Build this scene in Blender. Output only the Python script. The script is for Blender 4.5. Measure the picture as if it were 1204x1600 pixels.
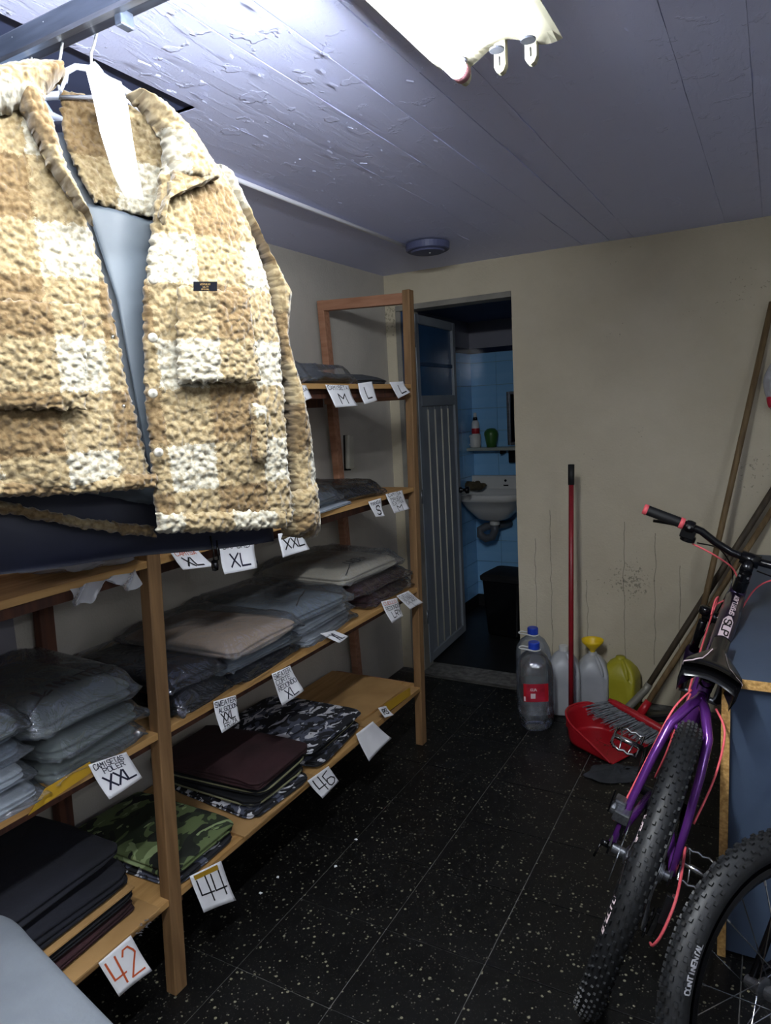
import bpy, math, random
from mathutils import Vector, Matrix, noise
import numpy as np
random.seed(7)
PI = math.pi
for o in list(bpy.data.objects): bpy.data.objects.remove(o)
scn = bpy.context.scene
COL = scn.collection

# ------------------------------------------------------------------ camera, world, exposure
CAMZ = 1.5
YAW, PITCH, ROLL, FPX = 0.51137817, 0.14709292, -0.05425411, 1090.45869
_cy, _sy, _cp, _sp, _cr, _sr = math.cos(YAW), math.sin(YAW), math.cos(PITCH), math.sin(PITCH), math.cos(ROLL), math.sin(ROLL)
FW = Vector((-_sy*_cp, _cy*_cp, -_sp)); _r0 = Vector((_cy, _sy, 0)); _u0 = _r0.cross(FW)
RT = _cr*_r0 + _sr*_u0; UP = -_sr*_r0 + _cr*_u0
cam = bpy.data.cameras.new('camera'); co = bpy.data.objects.new('camera', cam); COL.objects.link(co)
cam.sensor_fit = 'HORIZONTAL'; cam.sensor_width = 36.0; cam.lens = FPX/1204*36; cam.clip_start = 0.02
co.matrix_world = Matrix(((RT.x, UP.x, -FW.x, 0), (RT.y, UP.y, -FW.y, 0), (RT.z, UP.z, -FW.z, CAMZ), (0, 0, 0, 1)))
scn.camera = co
wd = bpy.data.worlds.new('world'); scn.world = wd; wd.use_nodes = True
wd.node_tree.nodes['Background'].inputs[0].default_value = (.35, .42, .6, 1)
wd.node_tree.nodes['Background'].inputs[1].default_value = 0.02
TUBE_STRENGTH = 290
FILL_TUBE_STRENGTH = 78
scn.view_settings.view_transform = 'Standard'; scn.view_settings.look = 'None'
scn.view_settings.exposure = 0.36; scn.view_settings.gamma = 1.0
scn.view_settings.use_curve_mapping = False

def at(px, py, ax, val):
    """point of the place seen at a measured position of the photograph, on a real plane x/y/z = val"""
    d = (px-602)/FPX*RT + (800-py)/FPX*UP + FW
    o = Vector((0, 0, CAMZ)); t = (val-o[ax])/d[ax]
    return o + t*d

# ------------------------------------------------------------------ materials
def lin(h):
    h = h.lstrip('#'); o = []
    for i in (0, 2, 4):
        v = int(h[i:i+2], 16)/255
        o.append(v/12.92 if v <= .04045 else ((v+.055)/1.055)**2.4)
    return (*o, 1)

def newmat(name):
    m = bpy.data.materials.new(name); m.use_nodes = True
    nt = m.node_tree; b = nt.nodes['Principled BSDF']
    return m, nt, b

def N(nt, t, **kw):
    n = nt.nodes.new(t)
    for k, v in kw.items():
        if hasattr(n, k): setattr(n, k, v)
        else: n.inputs[k].default_value = v
    return n

def mat(name, c1, c2=None, rough=.7, metal=0, scale=8, bump=0, bscale=60, detail=6, stretch=None, coords='Object', spec=.5, coat=0, bdist=.004):
    m, nt, b = newmat(name)
    L = nt.links
    b.inputs['Roughness'].default_value = rough; b.inputs['Metallic'].default_value = metal
    b.inputs['Specular IOR Level'].default_value = spec
    b.inputs['Coat Weight'].default_value = coat
    b.inputs['Base Color'].default_value = lin(c1)
    tc = N(nt, 'ShaderNodeTexCoord'); mp = N(nt, 'ShaderNodeMapping')
    L.new(tc.outputs[coords], mp.inputs[0])
    if stretch: mp.inputs['Scale'].default_value = stretch
    if c2:
        n = N(nt, 'ShaderNodeTexNoise', Scale=scale, Detail=detail)
        L.new(mp.outputs[0], n.inputs['Vector'])
        r = N(nt, 'ShaderNodeValToRGB'); r.color_ramp.elements[0].color = lin(c1); r.color_ramp.elements[1].color = lin(c2)
        r.color_ramp.elements[0].position = .35; r.color_ramp.elements[1].position = .65
        L.new(n.outputs[0], r.inputs[0]); L.new(r.outputs[0], b.inputs['Base Color'])
    if bump:
        n2 = N(nt, 'ShaderNodeTexNoise', Scale=bscale, Detail=detail); L.new(mp.outputs[0], n2.inputs['Vector'])
        bp = N(nt, 'ShaderNodeBump', Strength=bump, Distance=bdist); L.new(n2.outputs[0], bp.inputs['Height'])
        L.new(bp.outputs[0], b.inputs['Normal'])
    return m

def film(name, tint, haze=.2, gloss=.25, rough=.12, bscale=14, bump=.6, bdist=.01):
    """thin clear plastic: see-through film with a sheen and a little haze"""
    m = bpy.data.materials.new(name); m.use_nodes = True; nt = m.node_tree; nt.nodes.clear(); L = nt.links
    out = N(nt, 'ShaderNodeOutputMaterial'); tr = N(nt, 'ShaderNodeBsdfTransparent'); gl = N(nt, 'ShaderNodeBsdfGlossy'); df = N(nt, 'ShaderNodeBsdfDiffuse')
    tr.inputs[0].default_value = (.95, .95, .95, 1)
    gl.inputs['Roughness'].default_value = rough; gl.inputs[0].default_value = (.9, .93, 1, 1); df.inputs[0].default_value = lin(tint)
    m1 = N(nt, 'ShaderNodeMixShader'); m1.inputs[0].default_value = haze
    L.new(tr.outputs[0], m1.inputs[1]); L.new(df.outputs[0], m1.inputs[2])
    lw = N(nt, 'ShaderNodeLayerWeight'); lw.inputs[0].default_value = .25
    mu = N(nt, 'ShaderNodeMath', operation='MULTIPLY_ADD'); mu.inputs[1].default_value = gloss*2; mu.inputs[2].default_value = gloss*.25
    L.new(lw.outputs['Fresnel'], mu.inputs[0])
    m2 = N(nt, 'ShaderNodeMixShader'); L.new(mu.outputs[0], m2.inputs[0]); L.new(m1.outputs[0], m2.inputs[1]); L.new(gl.outputs[0], m2.inputs[2])
    tc = N(nt, 'ShaderNodeTexCoord'); n = N(nt, 'ShaderNodeTexNoise', Scale=bscale, Detail=4, Distortion=1.2)
    L.new(tc.outputs['Object'], n.inputs['Vector']); bp = N(nt, 'ShaderNodeBump', Strength=bump, Distance=bdist)
    L.new(n.outputs[0], bp.inputs['Height']); L.new(bp.outputs[0], gl.inputs['Normal'])
    L.new(m2.outputs[0], out.inputs[0])
    return m

def camo(name, base, blots, stretch=(1, .6, 1)):
    """woven camouflage: separate layers of irregular blots, each its own colour"""
    m, nt, b = newmat(name); L = nt.links
    tc = N(nt, 'ShaderNodeTexCoord'); cur = None
    for k, (col, sc, thr) in enumerate(blots):
        mp = N(nt, 'ShaderNodeMapping'); mp.inputs['Scale'].default_value = stretch; mp.inputs['Location'].default_value = (k*3.7, k*1.9, k*5.1)
        L.new(tc.outputs['Object'], mp.inputs[0])
        n = N(nt, 'ShaderNodeTexNoise', Scale=sc, Detail=2.5, Roughness=.45, Distortion=.9); L.new(mp.outputs[0], n.inputs['Vector'])
        g = N(nt, 'ShaderNodeMath', operation='GREATER_THAN'); g.inputs[1].default_value = thr; L.new(n.outputs[0], g.inputs[0])
        mx = N(nt, 'ShaderNodeMixRGB'); L.new(g.outputs[0], mx.inputs[0]); mx.inputs[2].default_value = lin(col)
        if cur is None: mx.inputs[1].default_value = lin(base)
        else: L.new(cur, mx.inputs[1])
        cur = mx.outputs[0]
    L.new(cur, b.inputs['Base Color']); b.inputs['Roughness'].default_value = .85
    return m

def fleece_mat():
    """boucle fleece in a big check: cream where light bands cross, tan elsewhere"""
    m, nt, b = newmat('boucle_fleece_check'); L = nt.links
    uv = N(nt, 'ShaderNodeUVMap'); sx = N(nt, 'ShaderNodeSeparateXYZ')
    nz = N(nt, 'ShaderNodeTexNoise', Scale=70, Detail=5, Roughness=.75); L.new(uv.outputs[0], nz.inputs['Vector'])
    add = N(nt, 'ShaderNodeVectorMath', operation='MULTIPLY_ADD'); add.inputs[1].default_value = (.03, .03, 0)
    L.new(nz.outputs['Color'], add.inputs[0]); L.new(uv.outputs[0], add.inputs[2]); L.new(add.outputs[0], sx.inputs[0])
    def band(sock, period, off, width):
        a = N(nt, 'ShaderNodeMath', operation='MULTIPLY_ADD'); a.inputs[1].default_value = 1/period; a.inputs[2].default_value = off; L.new(sock, a.inputs[0])
        f = N(nt, 'ShaderNodeMath', operation='FRACT'); L.new(a.outputs[0], f.inputs[0])
        c = N(nt, 'ShaderNodeMath', operation='LESS_THAN'); c.inputs[1].default_value = width; L.new(f.outputs[0], c.inputs[0])
        return c.outputs[0]
    bx = band(sx.outputs[0], .165, .52, .48); by = band(sx.outputs[1], .165, .40, .46)
    s = N(nt, 'ShaderNodeMath', operation='ADD'); L.new(bx, s.inputs[0]); L.new(by, s.inputs[1])
    h = N(nt, 'ShaderNodeMath', operation='MULTIPLY'); h.inputs[1].default_value = .5; L.new(s.outputs[0], h.inputs[0])
    r = N(nt, 'ShaderNodeValToRGB'); e = r.color_ramp.elements; e[0].color = lin('#5f4f37'); e[0].position = .1
    e[1].position = .9; e[1].color = lin('#8c887b'); k = e.new(.5); k.color = lin('#75684f')
    L.new(h.outputs[0], r.inputs[0])
    # each curl of yarn has its own tone
    vo = N(nt, 'ShaderNodeTexVoronoi', Scale=95); L.new(uv.outputs[0], vo.inputs['Vector'])
    n3 = N(nt, 'ShaderNodeTexNoise', Scale=130, Detail=2); L.new(uv.outputs[0], n3.inputs['Vector'])
    mx = N(nt, 'ShaderNodeMixRGB', blend_type='MULTIPLY'); mx.inputs[0].default_value = 1
    rr = N(nt, 'ShaderNodeValToRGB'); rr.color_ramp.elements[0].color = (.62, .56, .47, 1); rr.color_ramp.elements[1].color = (1.0, 1.0, 1.0, 1)
    rr.color_ramp.elements[0].position = .36; rr.color_ramp.elements[1].position = .58
    L.new(n3.outputs[0], rr.inputs[0]); L.new(r.outputs[0], mx.inputs[1]); L.new(rr.outputs[0], mx.inputs[2])
    L.new(mx.outputs[0], b.inputs['Base Color'])
    bp = N(nt, 'ShaderNodeBump', Strength=.8, Distance=.004); bp.invert = True; L.new(vo.outputs['Distance'], bp.inputs['Height'])
    b2 = N(nt, 'ShaderNodeBump', Strength=.5, Distance=.002); L.new(n3.outputs[0], b2.inputs['Height']); L.new(bp.outputs[0], b2.inputs['Normal'])
    L.new(b2.outputs[0], b.inputs['Normal'])
    b.inputs['Roughness'].default_value = .95; b.inputs['Specular IOR Level'].default_value = .1; b.inputs['Sheen Weight'].default_value = .2
    return m

def wall_mat(name, c1, c2, stain='#5a5346', cracks=(), specks=.40):
    m, nt, b = newmat(name); L = nt.links
    g = N(nt, 'ShaderNodeNewGeometry'); pos = g.outputs['Position']
    n = N(nt, 'ShaderNodeTexNoise', Scale=1.6, Detail=7, Roughness=.62); L.new(pos, n.inputs['Vector'])
    r = N(nt, 'ShaderNodeValToRGB'); r.color_ramp.elements[0].color = lin(c1); r.color_ramp.elements[1].color = lin(c2)
    r.color_ramp.elements[0].position = .35; r.color_ramp.elements[1].position = .7; L.new(n.outputs[0], r.inputs[0])
    # chips and specks of lost paint, in patches
    sp = N(nt, 'ShaderNodeTexNoise', Scale=70, Detail=3, Roughness=.7); L.new(pos, sp.inputs['Vector'])
    pa = N(nt, 'ShaderNodeTexNoise', Scale=2.3, Detail=2); L.new(pos, pa.inputs['Vector'])
    mu = N(nt, 'ShaderNodeMath', operation='MULTIPLY'); L.new(sp.outputs[0], mu.inputs[0]); L.new(pa.outputs[0], mu.inputs[1])
    rs = N(nt, 'ShaderNodeValToRGB'); rs.color_ramp.elements[0].position = specks; rs.color_ramp.elements[1].position = specks+.04; rs.color_ramp.elements[1].color = (.6, .6, .6, 1); L.new(mu.outputs[0], rs.inputs[0])
    mx = N(nt, 'ShaderNodeMixRGB'); L.new(rs.outputs[0], mx.inputs[0]); L.new(r.outputs[0], mx.inputs[1]); mx.inputs[2].default_value = lin(stain)
    cur = mx.outputs[0]
    if cracks:
        s = N(nt, 'ShaderNodeSeparateXYZ'); L.new(pos, s.inputs[0])
        wn = N(nt, 'ShaderNodeTexNoise', Scale=9, Detail=4); L.new(pos, wn.inputs['Vector'])
        wx = N(nt, 'ShaderNodeMath', operation='MULTIPLY_ADD'); wx.inputs[1].default_value = .03; L.new(wn.outputs[0], wx.inputs[0]); L.new(s.outputs[0], wx.inputs[2])
        for x0, z0, z1 in cracks:
            a = N(nt, 'ShaderNodeMath', operation='COMPARE'); a.inputs[1].default_value = x0+.015; a.inputs[2].default_value = .0016; L.new(wx.outputs[0], a.inputs[0])
            z = N(nt, 'ShaderNodeMath', operation='COMPARE'); z.inputs[1].default_value = (z0+z1)/2; z.inputs[2].default_value = (z1-z0)/2; L.new(s.outputs[2], z.inputs[0])
            k = N(nt, 'ShaderNodeMath', operation='MULTIPLY'); L.new(a.outputs[0], k.inputs[0]); L.new(z.outputs[0], k.inputs[1])
            k2 = N(nt, 'ShaderNodeMath', operation='MULTIPLY'); k2.inputs[1].default_value = .55; L.new(k.outputs[0], k2.inputs[0])
            mm = N(nt, 'ShaderNodeMixRGB'); L.new(k2.outputs[0], mm.inputs[0]); L.new(cur, mm.inputs[1]); mm.inputs[2].default_value = lin('#2f2b24'); cur = mm.outputs[0]
    L.new(cur, b.inputs['Base Color'])
    n2 = N(nt, 'ShaderNodeTexNoise', Scale=110, Detail=5); L.new(pos, n2.inputs['Vector'])
    bp = N(nt, 'ShaderNodeBump', Strength=.35, Distance=.004); L.new(n2.outputs[0], bp.inputs['Height'])
    n4 = N(nt, 'ShaderNodeTexNoise', Scale=6, Detail=5); L.new(pos, n4.inputs['Vector'])
    b4 = N(nt, 'ShaderNodeBump', Strength=.3, Distance=.02); L.new(n4.outputs[0], b4.inputs['Height']); L.new(bp.outputs[0], b4.inputs['Normal'])
    L.new(b4.outputs[0], b.inputs['Normal']); b.inputs['Roughness'].default_value = .8
    return m

def ceiling_mat():
    m, nt, b = newmat('peeling_ceiling_paint'); L = nt.links
    g = N(nt, 'ShaderNodeNewGeometry'); pos = g.outputs['Position']
    mp = N(nt, 'ShaderNodeMapping'); mp.inputs['Scale'].default_value = (1, .22, 1); L.new(pos, mp.inputs[0])
    n = N(nt, 'ShaderNodeTexNoise', Scale=2.5, Detail=6); L.new(mp.outputs[0], n.inputs['Vector'])
    r = N(nt, 'ShaderNodeValToRGB'); r.color_ramp.elements[0].color = lin('#c6ccf2'); r.color_ramp.elements[1].color = lin('#d2d7f6'); L.new(n.outputs[0], r.inputs[0])
    L.new(r.outputs[0], b.inputs['Base Color'])
    # flaking paint: plateaus with lifted edges, drawn out along the boards
    v = N(nt, 'ShaderNodeTexNoise', Scale=38, Detail=5, Roughness=.6, Distortion=.4); L.new(mp.outputs[0], v.inputs['Vector'])
    rv = N(nt, 'ShaderNodeValToRGB'); rv.color_ramp.elements[0].position = .50; rv.color_ramp.elements[1].position = .56; L.new(v.outputs[0], rv.inputs[0])
    v2 = N(nt, 'ShaderNodeTexNoise', Scale=16, Detail=4); L.new(pos, v2.inputs['Vector'])
    rv2 = N(nt, 'ShaderNodeValToRGB'); rv2.color_ramp.elements[0].position = .62; rv2.color_ramp.elements[1].position = .65; L.new(v2.outputs[0], rv2.inputs[0])
    b1 = N(nt, 'ShaderNodeBump', Strength=.35, Distance=.0012); L.new(rv.outputs[0], b1.inputs['Height'])
    b2 = N(nt, 'ShaderNodeBump', Strength=.6, Distance=.003); L.new(rv2.outputs[0], b2.inputs['Height']); L.new(b1.outputs[0], b2.inputs['Normal'])
    f = N(nt, 'ShaderNodeTexNoise', Scale=180, Detail=3); L.new(pos, f.inputs['Vector'])
    b3 = N(nt, 'ShaderNodeBump', Strength=.15, Distance=.002); L.new(f.outputs[0], b3.inputs['Height']); L.new(b2.outputs[0], b3.inputs['Normal'])
    L.new(b3.outputs[0], b.inputs['Normal']); b.inputs['Roughness'].default_value = .5; b.inputs['Specular IOR Level'].default_value = .4
    return m

def terrazzo():
    m, nt, b = newmat('black_terrazzo'); L = nt.links
    g = N(nt, 'ShaderNodeNewGeometry'); pos = g.outputs['Position']
    base = N(nt, 'ShaderNodeTexNoise', Scale=5, Detail=5); L.new(pos, base.inputs['Vector'])
    r = N(nt, 'ShaderNodeValToRGB'); r.color_ramp.elements[0].color = lin('#050506'); r.color_ramp.elements[1].color = lin('#0e0e0e'); L.new(base.outputs[0], r.inputs[0])
    cur = r.outputs[0]
    for sc, thr, colr in ((150, .13, '#55534a'), (85, .09, '#716e5c'), (260, .20, '#2c2b27')):
        v = N(nt, 'ShaderNodeTexVoronoi', Scale=sc, Randomness=1); L.new(pos, v.inputs['Vector'])
        k = N(nt, 'ShaderNodeSeparateColor'); L.new(v.outputs['Color'], k.inputs[0])
        a = N(nt, 'ShaderNodeMath', operation='LESS_THAN'); a.inputs[1].default_value = thr; L.new(k.outputs[0], a.inputs[0])
        d = N(nt, 'ShaderNodeMath', operation='LESS_THAN'); d.inputs[1].default_value = .34; L.new(v.outputs['Distance'], d.inputs[0])
        mu = N(nt, 'ShaderNodeMath', operation='MULTIPLY'); L.new(a.outputs[0], mu.inputs[0]); L.new(d.outputs[0], mu.inputs[1])
        mm = N(nt, 'ShaderNodeMixRGB'); L.new(mu.outputs[0], mm.inputs[0]); L.new(cur, mm.inputs[1]); mm.inputs[2].default_value = lin(colr); cur = mm.outputs[0]
    # pale scuffs
    s1 = N(nt, 'ShaderNodeTexNoise', Scale=4.2, Detail=9, Roughness=.75, Distortion=.5); L.new(pos, s1.inputs['Vector'])
    rs = N(nt, 'ShaderNodeValToRGB'); rs.color_ramp.elements[0].position = .64; rs.color_ramp.elements[1].position = .74; rs.color_ramp.elements[1].color = (.35, .35, .35, 1); L.new(s1.outputs[0], rs.inputs[0])
    mm = N(nt, 'ShaderNodeMixRGB'); L.new(rs.outputs[0], mm.inputs[0]); L.new(cur, mm.inputs[1]); mm.inputs[2].default_value = lin('#5d5c59')
    L.new(mm.outputs[0], b.inputs['Base Color'])
    rr = N(nt, 'ShaderNodeTexNoise', Scale=9, Detail=4); L.new(pos, rr.inputs['Vector'])
    mr = N(nt, 'ShaderNodeMapRange'); mr.inputs[3].default_value = .32; mr.inputs[4].default_value = .6; L.new(rr.outputs[0], mr.inputs[0]); L.new(mr.outputs[0], b.inputs['Roughness'])
    b.inputs['Specular IOR Level'].default_value = .35
    return m

def wood(name, c1, c2, axis=1, rough=.7):
    st = [14, 14, 14]; st[axis] = 1.0
    return mat(name, c1, c2, rough=rough, scale=4, detail=8, stretch=tuple(st), bump=.25, bscale=10, bdist=.002)

M = {}
M['ceil'] = ceiling_mat()
M['wallb'] = wall_mat('worn_plaster', '#bfb59c', '#d0c6ae', cracks=[(-.98, 0, .95), (-.62, 0, .9), (-.48, .2, .85), (-1.06, 0, .8), (-.37, .1, .7), (-.80, .0, .6)])
M['walll'] = wall_mat('grey_plaster', '#a8a39a', '#bab4a9', specks=.47)
M['terr'] = terrazzo()
M['grout'] = mat('floor_grout', '#4a4947', '#6a6966', rough=.9, scale=30)
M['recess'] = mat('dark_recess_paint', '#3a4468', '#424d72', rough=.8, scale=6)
M['post'] = wood('raw_pine_upright', '#6b4f30', '#836340', 2)
M['rail'] = wood('raw_pine_crosspiece', '#8a5f45', '#a1745a', 0)
M['board'] = wood('raw_pine_board', '#a07844', '#b8905a', 1)
M['darkwood'] = wood('dark_stained_timber', '#3a2018', '#54301f', 2)
M['card'] = mat('cardboard', '#9a7647', '#ad8857', rough=.85, scale=7, bump=.2, bscale=30)
M['paper'] = mat('white_paper', '#e6e6ea', '#f2f2f5', rough=.8, scale=12, bump=.15, bscale=25)
M['ink'] = mat('blue_black_marker', '#15182f', rough=.6)
M['black_ink'] = mat('black_marker', '#0e0e12', rough=.6)
M['orange_ink'] = mat('orange_marker', '#c5562c', rough=.6)
M['tape'] = mat('yellow_tape', '#b08a28', rough=.35)
M['metal_white'] = mat('white_enamel', '#8f8c7c', '#868374', rough=.35, scale=6)
M['socket'] = mat('lampholder_plastic', '#8f8c78', rough=.5)
M['steel'] = mat('brushed_steel', '#8a8d92', '#73767c', rough=.35, metal=.9, scale=12, stretch=(1, 12, 12))
M['bar'] = mat('grey_painted_bar', '#3b4250', '#4a5262', rough=.35, metal=.3, scale=10, stretch=(1, 10, 10))
M['chrome'] = mat('bright_metal', '#c9c9c9', rough=.22, metal=1)
M['black'] = mat('black_rubber', '#0c0c0e', '#131315', rough=.6, scale=20)
M['tyre'] = mat('tyre_rubber', '#0d0e10', '#141619', rough=.55, scale=30)
M['gblack'] = mat('gloss_black', '#0a0a0d', rough=.22)
M['purple'] = mat('metallic_purple_paint', '#5e2a7c', '#682f86', rough=.25, metal=.45, coat=.6, scale=4)
M['dpurple'] = mat('dark_purple_paint', '#1c0a2b', rough=.3, metal=.3, coat=.5)
M['pink'] = mat('coral_pink_sleeve', '#f0646c', rough=.45)
M['red'] = mat('red_plastic', '#b01a26', '#a01620', rough=.4, scale=6)
M['dred'] = mat('dark_red_handle', '#7c161f', '#8f1c26', rough=.4, scale=14)
M['bristle'] = mat('grey_bristles', '#565a60', '#7a7e84', rough=.7, scale=60)
M['ybristle'] = mat('straw_bristles', '#9a8c4c', '#58522c', rough=.8, scale=60)
M['broomwood'] = wood('worn_broomstick', '#5e4a2e', '#7a6442', 2)
M['dbroom'] = wood('dark_broomstick', '#3a3125', '#4b4030', 2)
M['yellow'] = mat('yellow_plastic', '#e6c21a', '#dcb715', rough=.4, scale=5)
M['olive'] = mat('yellow_jug_plastic', '#a19a22', '#b4ab30', rough=.45, scale=5)
M['jug'] = mat('milky_jug_plastic', '#9da0a4', '#b3b5b8', rough=.4, scale=4)
M['bcap'] = mat('blue_cap', '#1f3fae', rough=.4)
M['label'] = mat('red_label', '#b3243a', '#8d1526', rough=.4, scale=30)
M['labelw'] = mat('label_print', '#d9c4c8', rough=.5)
M['pet'] = film('clear_bottle_plastic', '#b8c0c4', haze=.03, gloss=.4, rough=.05, bscale=10, bump=.3)
M['petm'] = film('hazy_bottle_plastic', '#a8b0b8', haze=.35, gloss=.35, rough=.15, bscale=10, bump=.3)
M['water'] = film('water', '#c0c8cc', haze=.08, gloss=.5, rough=.03, bscale=5, bump=.1)
M['bag'] = film('garment_bag_film', '#9aa0a4', haze=.13, gloss=.38, rough=.10, bscale=13, bump=1.0, bdist=.02)
M['bagd'] = film('clear_garment_film', '#70757c', haze=.05, gloss=.42, rough=.09, bscale=13, bump=1.0, bdist=.02)
M['bagw'] = film('milky_bag_film', '#b8b8bc', haze=.6, gloss=.3, rough=.25, bscale=30, bump=1)
M['navyp'] = mat('dark_blue_panel', '#3d4a5c', '#445163', rough=.45, scale=8)
M['inside'] = mat('blue_grey_melamine', '#39465a', '#404d61', rough=.4, scale=8)
M['osb'] = mat('particle_board', '#a87f45', '#d0a564', rough=.9, scale=120, detail=3, bump=.8, bscale=160, bdist=.003)
M['door'] = mat('grey_door_metal', '#757b82', '#838a90', rough=.45, scale=4)
M['bead'] = mat('pale_door_bead', '#b0ada0', rough=.5)
M['frame'] = mat('painted_door_frame', '#8e8a80', '#7f7c74', rough=.55, scale=12)
M['bgap'] = mat('blue_frame_paint', '#2a4668', '#20385a', rough=.5, scale=9)
M['bglass'] = mat('blue_obscure_glass', '#28486b', '#2f527a', rough=.2, scale=5)
M['tile'] = mat('blue_glazed_tile', '#86bce8', '#90c4ec', rough=.12, scale=3, bump=.15, bscale=8)
M['tgrout'] = mat('tile_grout', '#7d93a3', rough=.9)
M['navytile'] = mat('dark_blue_border_tile', '#182238', rough=.2)
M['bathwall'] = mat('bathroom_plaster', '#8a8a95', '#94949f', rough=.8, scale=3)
M['porc'] = mat('white_porcelain', '#d3d3cf', rough=.12)
M['pvc'] = mat('grey_pvc', '#585c62', rough=.4)
M['green'] = mat('green_cup_plastic', '#3d6b2e', rough=.35)
M['cloth_brown'] = mat('brown_rag', '#5b513a', '#3f3828', rough=.95, scale=20)
M['fleece'] = fleece_mat()
M['lining'] = mat('blue_grey_lining', '#3d444c', '#434b53', rough=.55, scale=5, bump=.15, bscale=12)
M['snap'] = mat('pearl_snap', '#b9b4a8', rough=.3, metal=.4)
M['brand'] = mat('navy_woven_patch', '#03040a', rough=.95, spec=.1)
M['gold'] = mat('gold_thread', '#6a5220', rough=.6)
M['navycloth'] = mat('navy_nylon', '#0d1226', '#11172e', rough=.6, scale=6, bump=.3, bscale=8)
M['greycloth'] = mat('blue_grey_cloth', '#5a6880', '#66748a', rough=.8, scale=6, bump=.3, bscale=8)
M['hanger'] = film('clear_hanger_plastic', '#b8bcc8', haze=.45, gloss=.4, rough=.15)
M['hook'] = mat('hanger_wire', '#c8c8c8', rough=.3, metal=.7)

def cloth(name, c1, c2=None, sc=9):
    M[name] = mat(name, c1, c2 or c1, rough=.9, scale=sc, bump=.6, bscale=9, bdist=.014)
cloth('cream_cotton', '#b3ac9c', '#bfb8a8'); cloth('maroon_knit', '#2d1418', '#3a1b20'); cloth('charcoal_cotton', '#2a2d31', '#33373c')
cloth('light_grey_cotton', '#8a929c', '#98a0aa'); cloth('beige_cotton', '#9c8878', '#a89484'); cloth('navy_cotton', '#10141d', '#171c28')
cloth('black_cotton', '#0c0d12', '#12141a'); cloth('grey_green_cotton', '#5a6462', '#66706e'); cloth('slate_cotton', '#596572', '#65717e')
cloth('dark_navy_trouser', '#090b14', '#0e101c'); cloth('wine_cotton', '#251013', '#31161b'); cloth('olive_piping', '#7b7a5c'); cloth('pale_fleece', '#5c626a', '#666c74')
cloth('blue_cloth', '#1b2a4a', '#22325a')
M['camo_grey'] = camo('grey_camouflage', '#16171d', [('#4c5060', 20, .54), ('#c6c6cc', 26, .565), ('#0e0f14', 30, .60)])
M['camo_green'] = camo('green_camouflage', '#232c1a', [('#5c6a42', 15, .53), ('#8a9a6c', 19, .60), ('#12160f', 17, .565)])

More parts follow.
